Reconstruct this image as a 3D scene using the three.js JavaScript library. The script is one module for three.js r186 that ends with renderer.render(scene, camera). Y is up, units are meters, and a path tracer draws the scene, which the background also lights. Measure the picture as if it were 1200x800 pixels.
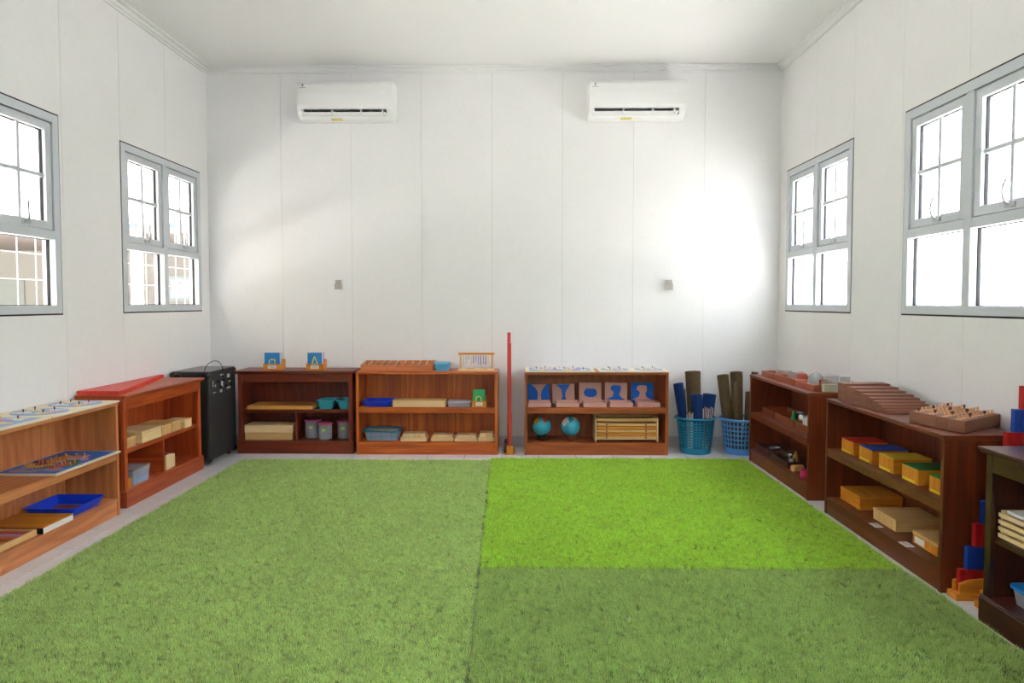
import * as THREE from 'three';
import { mergeGeometries, toCreasedNormals } from 'three/addons/utils/BufferGeometryUtils.js';

// ---------------------------------------------------------------- camera, sky, sun, exposure
const scene = new THREE.Scene();
const camera = new THREE.PerspectiveCamera(51.953, 1.5, 0.05, 200);
camera.position.set(0.2587, 1.2422, 6.0013);
camera.rotation.set(THREE.MathUtils.degToRad(-2.3656), THREE.MathUtils.degToRad(0.8464), 0, 'YXZ');
camera.setViewOffset(1200, 800, 0, 11.45, 1200, 800);
const renderer = new THREE.WebGLRenderer({ antialias: true });
renderer.toneMapping = THREE.LinearToneMapping;
renderer.toneMappingExposure = 14;
renderer.shadowMap.enabled = true;
scene.background = new THREE.Color(0.94, 1.0, 1.11);
const sun = new THREE.DirectionalLight(0xfffcfa, 6.5);
sun.position.set(-1.5, 20, -15);
sun.target.position.set(0, 0, 0);
sun.castShadow = true;
sun.shadow.mapSize.set(2048, 2048);
Object.assign(sun.shadow.camera, { left: -22, right: 22, top: 22, bottom: -22, near: 1, far: 70 });
scene.add(sun, sun.target);

// ---------------------------------------------------------------- helpers
let seed = 7;
const rnd = () => { seed = (seed * 1664525 + 1013904223) >>> 0; return seed / 4294967296; };
const rr = (a, b) => a + (b - a) * rnd();
const S = (r, g, b) => new THREE.Color().setRGB(r / 255, g / 255, b / 255, THREE.SRGBColorSpace);
const V3 = (x, y, z) => new THREE.Vector3(x, y, z);
const taken = new Map();
function numbered(name) { const n = taken.get(name) ?? 0; taken.set(name, n + 1); return n ? name + '_' + String(n).padStart(3, '0') : name; }

// tileable value noise
function makeNoise(s) {
  const N = 256, p = new Float32Array(N * N); let q = s * 7919 + 13;
  for (let i = 0; i < N * N; i++) { q = (q * 1664525 + 1013904223) >>> 0; p[i] = q / 4294967296; }
  return (x, y, px, py) => {
    const ix = Math.floor(x), iy = Math.floor(y), fx = x - ix, fy = y - iy, u = fx * fx * (3 - 2 * fx), v = fy * fy * (3 - 2 * fy);
    const w = (a, m) => ((a % m) + m) % m, g = (a, b) => p[(w(b, py) % N) * N + (w(a, px) % N)];
    return (g(ix, iy) * (1 - u) + g(ix + 1, iy) * u) * (1 - v) + (g(ix, iy + 1) * (1 - u) + g(ix + 1, iy + 1) * u) * v;
  };
}
const noise = makeNoise(3);
function texture(w, h, f, srgb = true) {
  const d = new Uint8Array(w * h * 4);
  for (let y = 0; y < h; y++) for (let x = 0; x < w; x++) {
    const c = f(x / w, y / h), i = (y * w + x) * 4;
    for (let k = 0; k < 3; k++) d[i + k] = Math.max(0, Math.min(255, c[k]));
    d[i + 3] = 255;
  }
  const t = new THREE.DataTexture(d, w, h);
  t.wrapS = t.wrapT = THREE.RepeatWrapping; t.magFilter = THREE.LinearFilter; t.minFilter = THREE.LinearFilter;
  if (srgb) t.colorSpace = THREE.SRGBColorSpace;
  t.needsUpdate = true; return t;
}
// wood: colours dark -> light; grain runs along v; the picture covers 0.4 m x 1.6 m
function woodTex(s, lo, hi, contrast = 1, figure = 0.5) {
  const n = makeNoise(s);
  const t = texture(256, 512, (u, v) => {
    const warp = n(u * 4, v * 5, 4, 5) * 0.9 + n(u * 8, v * 11, 8, 11) * 0.3;
    const ring = 0.5 + 0.5 * Math.sin((u * 6 + warp * 1.6) * Math.PI * 2);
    const fine = n(u * 90, v * 7, 90, 7), mid = n(u * 34, v * 5, 34, 5), broad = n(u * 5, v * 3, 5, 3), pore = n(u * 128, v * 40, 128, 40);
    let a = 0.22 * fine + 0.26 * mid + figure * 0.4 * ring + 0.3 * broad; a = a / (0.78 + figure * 0.4);
    a = 0.5 + (a - 0.5) * 1.5 * contrast; if (pore > 0.86) a -= 0.12 * contrast;
    return lo.map((c, k) => c + (hi[k] - c) * a);
  });
  t.repeat.set(1 / 0.4, 1 / 1.6); return t;
}
const wood = (s, lo, hi, rough = 0.42, contrast = 1, figure = 0.5, coat = 0.15) => {
  const m = new THREE.MeshPhysicalMaterial({ map: woodTex(s, lo, hi, contrast, figure), roughness: rough, clearcoat: coat, clearcoatRoughness: 0.3 });
  return m;
};
const plain = (c, rough = 0.5, extra = {}) => new THREE.MeshPhysicalMaterial({ color: c, roughness: rough, ...extra });

// box-projected uv in metres, grain along v
function uvBox(g, grain) {
  if (g.index) g = g.toNonIndexed();
  const p = g.attributes.position, uv = new Float32Array(p.count * 2), a = V3(), b = V3(), c = V3(), n = V3();
  const ou = rnd() * 3, ov = rnd() * 3;
  for (let i = 0; i < p.count; i += 3) {
    a.fromBufferAttribute(p, i); b.fromBufferAttribute(p, i + 1); c.fromBufferAttribute(p, i + 2);
    n.copy(b).sub(a).cross(c.clone().sub(a));
    const q = [Math.abs(n.x), Math.abs(n.y), Math.abs(n.z)], ax = q.indexOf(Math.max(...q));
    const others = [0, 1, 2].filter((k) => k !== ax);
    let [ui, vi] = others; if (ui === grain) [ui, vi] = [vi, ui];
    [a, b, c].forEach((w, k) => { const e = [w.x, w.y, w.z]; uv[(i + k) * 2] = e[ui] + ou; uv[(i + k) * 2 + 1] = e[vi] + ov; });
  }
  g.setAttribute('uv', new THREE.BufferAttribute(uv, 2));
  return g;
}
function clean(g) { if (g.index) g = g.toNonIndexed(); for (const k of Object.keys(g.attributes)) if (!['position', 'normal', 'uv'].includes(k)) g.deleteAttribute(k); if (!g.attributes.normal) g.computeVertexNormals(); if (!g.attributes.uv) g = uvBox(g, 0); g.morphAttributes = {}; return g; }
// chamfered box from its extents
function B(x0, x1, y0, y1, z0, z1, ch = 0.0015, grain) {
  if (x1 < x0) [x0, x1] = [x1, x0]; if (y1 < y0) [y0, y1] = [y1, y0]; if (z1 < z0) [z0, z1] = [z1, z0];
  const w = x1 - x0, h = y1 - y0, d = z1 - z0, c = Math.min(ch, w * 0.3, h * 0.3, d * 0.3), pos = [];
  const pt = (ax, s) => [0, 1, 2].map((k) => s[k] * ([w, h, d][k] / 2 - (k === ax ? 0 : c)));
  const tri = (a, b, e) => {
    const n = V3(b[0] - a[0], b[1] - a[1], b[2] - a[2]).cross(V3(e[0] - a[0], e[1] - a[1], e[2] - a[2]));
    const m = V3(a[0] + b[0] + e[0], a[1] + b[1] + e[1], a[2] + b[2] + e[2]);
    if (n.dot(m) < 0) [b, e] = [e, b]; pos.push(...a, ...b, ...e);
  };
  const quad = (a, b, e, f) => { tri(a, b, e); tri(a, e, f); };
  for (let ax = 0; ax < 3; ax++) for (const s of [-1, 1]) {
    const [i, j] = [0, 1, 2].filter((k) => k !== ax), mk = (p, q) => { const e = []; e[ax] = s; e[i] = p; e[j] = q; return pt(ax, e); };
    quad(mk(-1, -1), mk(1, -1), mk(1, 1), mk(-1, 1));
    if (c > 0) for (const t of [-1, 1]) if (ax < 2) for (let bx = ax + 1; bx < 3; bx++) {
      const k = 3 - ax - bx, m2 = (who, q) => { const e = []; e[ax] = s; e[bx] = t; e[k] = q; return pt(who, e); };
      quad(m2(ax, -1), m2(ax, 1), m2(bx, 1), m2(bx, -1));
    }
  }
  if (c > 0) for (const a of [-1, 1]) for (const b of [-1, 1]) for (const e of [-1, 1]) tri(pt(0, [a, b, e]), pt(1, [a, b, e]), pt(2, [a, b, e]));
  const g = new THREE.BufferGeometry();
  g.setAttribute('position', new THREE.Float32BufferAttribute(pos, 3)); g.computeVertexNormals();
  const long = [w, h, d].indexOf(Math.max(w, h, d));
  uvBox(g, grain ?? long); return g.translate((x0 + x1) / 2, (y0 + y1) / 2, (z0 + z1) / 2);
}
function cyl(r0, r1, h, x, y, z, n = 20) { return clean(new THREE.CylinderGeometry(r1, r0, h, n).translate(x, y + h / 2, z)); }
function lathe(pts, n = 40) { return clean(new THREE.LatheGeometry(pts.map(([x, y]) => new THREE.Vector2(x, y)), n)); }
// a rounded rectangle ring and a loft of such rings
function rrect(w, d, r, y, n = 4) {
  const o = []; r = Math.min(r, w / 2 - 1e-4, d / 2 - 1e-4);
  for (const [sx, sz, a0] of [[1, -1, 0], [-1, -1, 90], [-1, 1, 180], [1, 1, 270]]) for (let i = 0; i <= n; i++) {
    const a = ((a0 + (90 * i) / n) * Math.PI) / 180; o.push([sx * (w / 2 - r) + r * Math.cos(a), y, sz * (d / 2 - r) - r * Math.sin(a)]);
  }
  return o;
}
const circle = (r, y, n = 32) => Array.from({ length: n }, (_, i) => [r * Math.cos((i / n) * 2 * Math.PI), y, -r * Math.sin((i / n) * 2 * Math.PI)]);
function loft(rings, capA = true, capB = true, crease = 0.7) {
  const pos = [], P = (...v) => v.forEach((e) => pos.push(...e)), n = rings[0].length;
  for (let i = 0; i + 1 < rings.length; i++) for (let k = 0; k < n; k++) { const a = rings[i][k], b = rings[i][(k + 1) % n], c = rings[i + 1][(k + 1) % n], d = rings[i + 1][k]; P(a, b, c, a, c, d); }
  const mid = (r) => [0, 1, 2].map((k) => r.reduce((s, p) => s + p[k], 0) / n);
  if (capA) { const r = rings[0], m = mid(r); for (let k = 0; k < n; k++) P(m, r[(k + 1) % n], r[k]); }
  if (capB) { const r = rings[rings.length - 1], m = mid(r); for (let k = 0; k < n; k++) P(m, r[k], r[(k + 1) % n]); }
  let g = new THREE.BufferGeometry(); g.setAttribute('position', new THREE.Float32BufferAttribute(pos, 3)); g.computeVertexNormals();
  g = toCreasedNormals(g, crease); return uvBox(g, 0);
}
// open tray with sloping sides and a rim; bottom w x d, flaring by e on every side
function trayGeo(w, d, h, e, t = 0.003, rim = 0.006, r = 0.015) {
  return loft([rrect(w, d, r, 0), rrect(w + 2 * e, d + 2 * e, r + e / 2, h - 0.004), rrect(w + 2 * e + 2 * rim, d + 2 * e + 2 * rim, r + e / 2 + rim, h - 0.004), rrect(w + 2 * e + 2 * rim, d + 2 * e + 2 * rim, r + e / 2 + rim, h),
    rrect(w + 2 * e - 2 * t, d + 2 * e - 2 * t, r, h), rrect(w - 2 * t, d - 2 * t, r, t)]);
}
const extrude = (pts, depth, bevel = 0) => {
  const s = new THREE.Shape(pts.map(([x, y]) => new THREE.Vector2(x, y)));
  return uvBox(clean(new THREE.ExtrudeGeometry(s, { depth, bevelEnabled: bevel > 0, bevelThickness: bevel, bevelSize: bevel, bevelOffset: -bevel, bevelSegments: 1, steps: 1 })), 0);
};
const flip = (g) => { g = clean(g); for (const k of ['position', 'normal', 'uv']) { const t = g.attributes[k], n = t.itemSize, a = t.array; for (let i = 0; i < a.length; i += 3 * n) for (let j = 0; j < n; j++) { const q = a[i + n + j]; a[i + n + j] = a[i + 2 * n + j]; a[i + 2 * n + j] = q; } } g.computeVertexNormals(); return g; };
const turnY = (g, a) => g.rotateY(a), move = (g, x, y, z) => g.translate(x, y, z);
// mesh of one or more geometries under parent
function mesh(name, geos, mat, parent) {
  geos = [].concat(geos);
  const g = geos.length > 1 ? mergeGeometries(geos.map(clean)) : geos[0];
  const o = new THREE.Mesh(g, mat); o.name = parent ? name : numbered(name); o.castShadow = o.receiveShadow = true;
  (parent ?? scene).add(o); return o;
}
function info(o, label, category, group, kind) { o.userData = { label, category }; if (group) o.userData.group = group; if (kind) o.userData.kind = kind; return o; }
function thing(name, label, category, [x, y, z] = [0, 0, 0], turn = 0, group, kind) {
  const o = new THREE.Group(); o.name = numbered(name); o.position.set(x, y, z); o.rotation.y = turn; scene.add(o);
  return info(o, label, category, group, kind);
}
function single(name, geos, mat, label, category, [x, y, z] = [0, 0, 0], turn = 0, group, kind) {
  const o = mesh(name, geos, mat); o.position.set(x, y, z); o.rotation.y = turn; return info(o, label, category, group, kind);
}
const part = (o, label) => { o.userData.label = label; return o; };

// ---------------------------------------------------------------- materials
const M = {};
const plaster = makeNoise(11);
{
  const t = texture(256, 256, (u, v) => { const a = plaster(u * 60, v * 60, 60, 60) * 2 + plaster(u * 9, v * 9, 9, 9) * 1.5; return [240 + a, 239 + a, 238 + a]; });
  t.repeat.set(0.8, 0.8); M.wall = plain(0xffffff, 0.7, { map: t, specularIntensity: 0.5 });
}
M.ceiling = plain(S(243, 242, 240), 0.8);
M.trim = plain(S(237, 237, 235), 0.5);
M.joint = plain(S(205, 205, 203), 0.9);
M.core = plain(S(176, 156, 138), 0.85);
M.frame = plain(S(208, 213, 217), 0.35, { metalness: 0.05 });
M.gasket = plain(S(30, 30, 32), 0.7);
M.glass = new THREE.MeshPhysicalMaterial({ color: 0xffffff, roughness: 0, transmission: 1, thickness: 0, ior: 1.45 });
M.metal = plain(S(190, 192, 195), 0.3, { metalness: 0.8 });
M.white = plain(S(238, 238, 236), 0.35);
M.paper = plain(S(238, 237, 233), 0.8);
M.black = plain(S(22, 22, 24), 0.45);
M.dark = plain(S(12, 12, 12), 0.8);
{
  const n = makeNoise(21);
  const mk = (b) => { const t = texture(128, 128, (u, v) => { const a = n(u * 50, v * 50, 50, 50) * 6 + n(u * 6, v * 6, 6, 6) * 6 - 6; return [b[0] + a, b[1] + a, b[2] + a]; }); t.repeat.set(1.6, 1.6); return t; };
  M.tiles = [[240, 240, 240], [236, 236, 237], [243, 243, 243]].map((b) => plain(0xffffff, 0.22, { map: mk(b) }));
  M.skirt = plain(0xffffff, 0.3, { map: mk([206, 206, 205]) });
  M.grout = plain(S(112, 110, 106), 0.9);
}
M.oakA = wood(31, [92, 28, 4], [138, 48, 12], 0.38, 1);           // dark reddish cabinet
M.oakB = wood(32, [166, 70, 14], [226, 118, 36], 0.42, 1.1);         // orange-brown shelf
M.oakC = wood(33, [140, 66, 24], [184, 96, 40], 0.45, 0.9);       // pinkish brown shelf
M.oakD = wood(34, [92, 33, 6], [138, 62, 18], 0.42, 1);
M.oakE = wood(35, [84, 33, 7], [130, 60, 18], 0.42, 1);
M.oakF = wood(36, [50, 20, 11], [86, 38, 22], 0.3, 1);
M.oakL = wood(37, [184, 106, 58], [230, 154, 98], 0.5, 0.9);
M.oakM = wood(38, [154, 60, 22], [208, 96, 42], 0.38, 1.1);
M.pale = wood(41, [234, 196, 138], [252, 226, 176], 0.6, 0.8, 0.3, 0.05);
M.pale2 = wood(42, [216, 168, 102], [240, 200, 138], 0.6, 0.9, 0.3, 0.05);
M.honey = wood(43, [206, 122, 22], [236, 160, 54], 0.5, 1, 0.4, 0.1);
M.redwood = wood(44, [152, 72, 44], [188, 102, 68], 0.5, 0.9, 0.4, 0.1);
M.rust = wood(45, [120, 56, 26], [158, 82, 42], 0.5, 0.9, 0.4, 0.1);
M.spindle = wood(51, [190, 106, 58], [224, 144, 92], 0.5, 0.9, 0.4, 0.1);
M.umber = wood(46, [66, 34, 22], [98, 54, 34], 0.55, 0.9, 0.4, 0.1);
M.stair = wood(47, [118, 72, 54], [152, 98, 74], 0.5, 0.8, 0.4, 0.05);
M.block = wood(48, [118, 74, 52], [156, 102, 74], 0.5, 0.8, 0.4, 0.05);
M.knob = wood(49, [214, 156, 112], [240, 192, 146], 0.5, 0.8, 0.3, 0.05);
M.knobDark = wood(50, [90, 48, 30], [126, 72, 46], 0.5, 0.8, 0.3, 0.05);
M.cream = plain(S(238, 226, 196), 0.6);
M.sea = plain(S(150, 178, 214), 0.5);
M.seaDeep = plain(S(22, 112, 214), 0.45);
M.pink = plain(S(224, 172, 158), 0.6);
M.blue = plain(S(0, 104, 214), 0.6);
M.trayBlue = plain(S(8, 72, 232), 0.3);
M.teal = plain(S(58, 164, 186), 0.35);
M.tealDark = plain(S(28, 130, 170), 0.35);
M.sky = plain(S(92, 178, 222), 0.35);
M.red = plain(S(206, 40, 30), 0.4);
M.redRod = plain(S(218, 66, 52), 0.4);
M.redBlock = plain(S(186, 22, 24), 0.4);
M.blueBlock = plain(S(20, 66, 160), 0.4);
M.green = plain(S(52, 150, 84), 0.45);
M.yellow = plain(S(232, 214, 40), 0.5);
M.letter = plain(S(236, 228, 120), 0.7);
M.cardBlue = plain(S(44, 136, 206), 0.6);
M.cardGreen = plain(S(58, 176, 108), 0.6);
M.cardPink = plain(S(240, 214, 226), 0.7);
M.cardPurple = plain(S(196, 160, 214), 0.7);
M.basketTeal = plain(S(26, 132, 172), 0.4);
M.basketBlue = plain(S(84, 154, 226), 0.4);
M.clear = new THREE.MeshPhysicalMaterial({ color: S(232, 236, 240), roughness: 0.25, transmission: 0.75, thickness: 0, ior: 1.4 });
M.frosted = new THREE.MeshPhysicalMaterial({ color: S(206, 204, 216), roughness: 0.5, transmission: 0.5, thickness: 0, ior: 1.4 });
M.clearBlue = new THREE.MeshPhysicalMaterial({ color: S(190, 214, 240), roughness: 0.4, transmission: 0.45, thickness: 0, ior: 1.4 });
M.jarLid = plain(S(208, 72, 120), 0.4);
M.magenta = plain(S(220, 40, 110), 0.5);
M.fabricBlue = plain(S(10, 52, 112), 0.95);
{
  const n = makeNoise(61), t = texture(128, 128, (u, v) => { const a = n(u * 64, v * 64, 64, 64), b = n(u * 10, v * 40, 10, 40); const k = 0.7 + 0.45 * a * 0.6 + 0.25 * b; return [104 * k, 84 * k, 58 * k]; });
  t.repeat.set(6, 6); M.fabricBrown = plain(0xffffff, 0.95, { map: t });
}

// ---------------------------------------------------------------- the room
const XL = -2.4345, XR = 2.4413, ZF = 7.4, H = 3.232, WY0 = 1.18, WY1 = 2.32, PT = 0.009, CORE = 0.098;
const winZ = [[0.152, 1.302], [1.938, 3.088], [3.73, 4.88], [5.52, 6.67]];
const cutStrips = (a0, a1, y0, y1, holes, box) => {   // rectangle a0..a1 x y0..y1 without its holes, as boxes
  const out = [], cuts = [a0, a1, ...holes.flatMap((h) => [h[0], h[1]])].filter((a) => a >= a0 && a <= a1).sort((p, q) => p - q);
  for (let i = 0; i + 1 < cuts.length; i++) {
    const [p, q] = [cuts[i], cuts[i + 1]]; if (q - p < 1e-4) continue;
    const hole = holes.find((h) => h[0] <= p + 1e-5 && h[1] >= q - 1e-5);
    if (!hole) out.push(box(p, q, y0, y1)); else { if (hole[2] > y0 + 1e-4) out.push(box(p, q, y0, hole[2])); if (hole[3] < y1 - 1e-4) out.push(box(p, q, hole[3], y1)); }
  }
  return out;
};
const sideHoles = winZ.map(([a, b]) => [a - 0.009, b + 0.009, WY0 - 0.009, WY1 + 0.009]);
const G = 0.0014; // half a panel joint
for (const [side, X, s] of [['left', XL, -1], ['right', XR, 1]]) {
  const wall = thing('wall_' + side, side === 'left' ? 'white panelled wall behind the map puzzles and the black speaker' : 'white panelled wall behind the stair prisms and cylinder blocks', 'wall', [0, 0, 0], 0, null, 'structure');
  mesh('wall_core', cutStrips(-0.3, ZF + 0.2, -0.1, H + 0.1, sideHoles, (p, q, a, b) => B(X + s * PT, X + s * (PT + CORE), a, b, p, q, 0)), M.core, wall);
  mesh('joint_backing', cutStrips(0, ZF, 0, H, sideHoles, (p, q, a, b) => B(X + s * 0.004, X + s * (PT + 0.0005), a, b, p, q, 0)), M.joint, wall);
  const gz = [0.0]; for (let z = 0.703; z < ZF - 0.2; z += 0.6) gz.push(z); gz.push(ZF);
  for (let i = 0; i + 1 < gz.length; i++) mesh('panel', cutStrips(gz[i] + (i ? G : 0), gz[i + 1] - G, 0, H, sideHoles, (p, q, a, b) => B(X, X + s * PT * 0.6, a, b, p, q, 0)), M.wall, wall);
}
{
  const wall = thing('wall_back', 'white panelled wall carrying the two air conditioners', 'wall', [0, 0, 0], 0, null, 'structure');
  mesh('wall_core', B(XL - 0.15, XR + 0.15, -0.1, H + 0.1, -0.16, -PT, 0), M.core, wall);
  mesh('joint_backing', B(XL, XR, 0, H, -PT - 0.0005, -0.004, 0), M.joint, wall);
  const gx = [XL]; for (let i = -3; i <= 3; i++) gx.push(i * 0.6); gx.push(XR);
  for (let i = 0; i + 1 < gx.length; i++) mesh('panel', B(gx[i] + (i ? G : 0), gx[i + 1] - (i < 7 ? G : 0), 0, H, -PT * 0.6, 0, 0), M.wall, wall);
  const front = thing('wall_front', 'white wall behind the viewer with a half-glazed double door', 'wall', [0, 0, 0], 0, null, 'structure');
  mesh('wall_core', cutStrips(XL - 0.15, XR + 0.15, -0.1, H + 0.1, [[-0.58, 0.58, -0.1, 2.2]], (p, q, a, b) => B(p, q, a, b, ZF, ZF + 0.16, 0)), M.wall, front);
  const door = thing('door_1', 'half-glazed double door in the wall behind the viewer', 'door', [0, 0, ZF + 0.05], 0, null, 'structure');
  mesh('frame', [B(-0.58, -0.52, 0, 2.2, 0, 0.08), B(0.52, 0.58, 0, 2.2, 0, 0.08), B(-0.52, 0.52, 2.14, 2.2, 0, 0.08)], M.frame, door);
  for (const x of [-1, 1]) { const p = Math.min(x * 0.002, x * 0.518), q = Math.max(x * 0.002, x * 0.518); mesh('leaf', [B(p, q, 0.005, 1.1, 0.02, 0.06, 0.002), B(p, q, 2.04, 2.138, 0.02, 0.06, 0.002), B(p, p + 0.08, 1.1, 2.04, 0.02, 0.06, 0.002), B(q - 0.08, q, 1.1, 2.04, 0.02, 0.06, 0.002)], M.white, door); mesh('pane', B(p + 0.08, q - 0.08, 1.1, 2.04, 0.038, 0.042, 0), M.glass, door); };
  const ceil = single('ceiling', B(XL - 0.15, XR + 0.15, H, H + 0.1, -0.16, ZF + 0.16, 0), M.ceiling, 'flat off-white ceiling over the whole room', 'ceiling', [0, 0, 0], 0, null, 'structure');
  single('roof', B(XL - 1.05, XR + 0.5, H + 0.13, H + 0.26, -1.1, ZF + 1.1, 0), M.core, 'roof slab with deep eaves over the classroom', 'roof', [0, 0, 0], 0, null, 'structure');
  // crown moulding: two steps, mitred by overlap at the corners
  const prof = [[0, 0], [0.012, 0], [0.012, 0.012], [0.03, 0.022], [0.034, 0.034], [0.062, 0.04], [0.062, 0.052], [0, 0.052]];
  const crown = (len) => extrude(prof, len);
  const cy = H - 0.052;
  single('trim_1', move(flip(turnY(crown(XR - XL), Math.PI / 2).scale(1, 1, -1)), XL, cy, 0), M.trim, 'white crown moulding above the air conditioners', 'moulding', [0, 0, 0], 0, null, 'structure');
  single('trim_2', move(crown(ZF), XL, cy, 0), M.trim, 'white crown moulding over the wall with the map puzzles', 'moulding', [0, 0, 0], 0, null, 'structure');
  single('trim_3', move(flip(crown(ZF).scale(-1, 1, 1)), XR, cy, 0), M.trim, 'white crown moulding over the wall with the stair prisms', 'moulding', [0, 0, 0], 0, null, 'structure');
}
// floor: a screed, tiles 30 cm wherever the turf leaves them bare
{
  const floor = thing('floor', 'pale grey square floor tiles around the green turf', 'floor', [0, 0, 0], 0, null, 'structure');
  mesh('screed', B(XL - 0.15, XR + 0.15, -0.12, -0.0025, -0.16, ZF + 0.16, 0), M.grout, floor);
  const T = 0.3, x0 = -2.007 - 2 * T, z0 = 0.14 - T, cache = {};
  for (let i = 0; i < 18; i++) for (let k = 0; k < 27; k++) {
    const a = Math.max(XL, x0 + i * T + 0.0018), b = Math.min(XR, x0 + (i + 1) * T - 0.0018), c = Math.max(0, z0 + k * T + 0.0018), d = Math.min(ZF, z0 + (k + 1) * T - 0.0018);
    if (b - a < 0.005 || d - c < 0.005) continue;
    if (a > -1.9 && b < 1.98 && c > 0.6 && d < 4.95) continue;
    const key = (b - a).toFixed(3) + 'x' + (d - c).toFixed(3);
    cache[key] ??= B(-(b - a) / 2, (b - a) / 2, -0.01, 0, -(d - c) / 2, (d - c) / 2, 0.0012);
    const t = mesh('tile', cache[key], M.tiles[(i * 7 + k * 3) % 3], floor); t.position.set((a + b) / 2, 0, (c + d) / 2);
  }
}
// skirting tiles
{
  const strip = (name, label, place, len, turn) => {
    const o = thing(name, label, 'skirting', place, turn, null, 'structure');
    for (let a = 0; a < len - 0.01; a += 0.3) mesh('tile', B(a + 0.001, Math.min(a + 0.3, len) - 0.001, 0, 0.096, 0, 0.009, 0.0012), M.skirt, o);
  };
  strip('baseboard_back', 'grey tile skirting behind the laundry baskets', [XL, 0.0005, 0], XR - XL, 0);
  strip('baseboard_left', 'grey tile skirting behind the low shelves under the map puzzles', [XL, 0.0005, ZF], ZF - 0.01, Math.PI / 2);
  strip('baseboard_right', 'grey tile skirting behind the low shelves under the stair prisms', [XR, 0.0005, 0.01], ZF - 0.01, -Math.PI / 2);
}
// windows: local x across, y up, +z into the room
const winLabels = {
  left: ['grey aluminium window nearest the speaker corner, above the red rods', 'grey aluminium window above the map puzzles with white grille outside', 'grey aluminium side window behind the viewer on the map wall, middle', 'grey aluminium side window behind the viewer on the map wall, last'],
  right: ['grey aluminium window above the shelf of glass jars and trays', 'grey aluminium window above the stair prisms and cylinder blocks', 'grey aluminium side window behind the viewer on the prism wall, middle', 'grey aluminium side window behind the viewer on the prism wall, last'],
};
let winCount = 0;
function makeWindow(X, zc, turn, label, side) {
  const w = 1.15, h = 1.14, f = 0.05, hw = w / 2, o = thing('window_' + ++winCount, label, 'window', [X, WY0, zc], turn, null, 'structure');
  const D0 = -0.075, D1 = 0.004;
  mesh('gasket', [B(-hw - 0.009, -hw, -0.009, h + 0.009, -0.07, -0.0008, 0), B(hw, hw + 0.009, -0.009, h + 0.009, -0.07, -0.0008, 0), B(-hw, hw, h, h + 0.009, -0.07, -0.0008, 0), B(-hw, hw, -0.009, 0, -0.07, -0.0008, 0)], M.gasket, o);
  mesh('frame', [B(-hw, -hw + f, 0, h, D0, D1), B(hw - f, hw, 0, h, D0, D1), B(-hw + f, hw - f, 0, 0.046, D0, D1), B(-hw + f, hw - f, h - f, h, D0, D1)], M.frame, o);
  mesh('mullion', B(-0.03, 0.03, 0.046, h - f, D0, D1), M.frame, o);
  const ty0 = 0.425, ty1 = 0.475;
  for (const s of [-1, 1]) {
    const a = s < 0 ? -hw + f : 0.03, b = s < 0 ? -0.03 : hw - f;
    mesh('transom', B(a, b, ty0, ty1, D0, D1), M.frame, o);
    mesh('pane', B(a, b, 0.046, ty0, -0.044, -0.039, 0), M.glass, o);
    mesh('gasket', [B(a, a + 0.004, 0.046, ty0, -0.05, -0.033, 0), B(b - 0.004, b, 0.046, ty0, -0.05, -0.033, 0), B(a, b, 0.046, 0.05, -0.05, -0.033, 0), B(a, b, ty0 - 0.004, ty0, -0.05, -0.033, 0)], M.gasket, o);
    // awning sash with two by two panes
    const g = 0.004, A = a + g, C = b - g, y0 = ty1 + g, y1 = h - f - g, sw = 0.046;
    const sash = mesh('sash', [B(A, A + sw, y0, y1, -0.06, -0.006), B(C - sw, C, y0, y1, -0.06, -0.006), B(A + sw, C - sw, y0, y0 + sw, -0.06, -0.006), B(A + sw, C - sw, y1 - sw, y1, -0.06, -0.006),
      B(A - g, A, y0 - g, y1 + g, -0.06, -0.03, 0), B(C, C + g, y0 - g, y1 + g, -0.06, -0.03, 0), B(A, C, y1, y1 + g, -0.06, -0.03, 0), B(A, C, y0 - g, y0, -0.06, -0.03, 0)], M.frame, o);
    const mx = (A + C) / 2, my = (y0 + y1) / 2, mw = 0.011;
    mesh('muntin', B(mx - mw, mx + mw, y0 + sw, y1 - sw, -0.046, -0.018), M.frame, sash);
    mesh('muntin', B(A + sw, C - sw, my - mw, my + mw, -0.0455, -0.0185), M.frame, sash);
    for (const [p, q] of [[A + sw, mx - mw], [mx + mw, C - sw]]) for (const [r, t] of [[y0 + sw, my - mw], [my + mw, y1 - sw]]) mesh('pane', B(p, q, r, t, -0.036, -0.031, 0), M.glass, sash);
    mesh('gasket', [B(A + sw, A + sw + 0.004, y0 + sw, y1 - sw, -0.042, -0.026, 0), B(C - sw - 0.004, C - sw, y0 + sw, y1 - sw, -0.042, -0.026, 0), B(A + sw, C - sw, y1 - sw - 0.004, y1 - sw, -0.042, -0.026, 0)], M.gasket, sash);
    const curve = new THREE.CatmullRomCurve3([V3(0, 0, 0), V3(-0.006, 0.012, 0.022), V3(-0.014, 0.05, 0.03), V3(-0.012, 0.088, 0.026), V3(0.0, 0.115, 0.022)]);
    const hx = mx + 0.02;
    mesh('handle', [clean(new THREE.TubeGeometry(curve, 14, 0.006, 8).translate(hx, y0 + 0.024, -0.004)), B(hx - 0.03, hx + 0.03, y0 + 0.012, y0 + 0.036, -0.006, 0.006)], M.metal, sash);
  }
  // wire grille outside, on the outer face of the wall
  const gr = thing('window_grille', 'white wire security grille outside the ' + label.replace(/^grey aluminium /, '').replace(/ with white grille outside/, ''), 'grille', [X, WY0, zc], turn, 'window grilles');
  const barH = clean(new THREE.CylinderGeometry(0.0035, 0.0035, w + 0.06, 6).rotateZ(Math.PI / 2)), barV = clean(new THREE.CylinderGeometry(0.0035, 0.0035, h + 0.06, 6));
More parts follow.
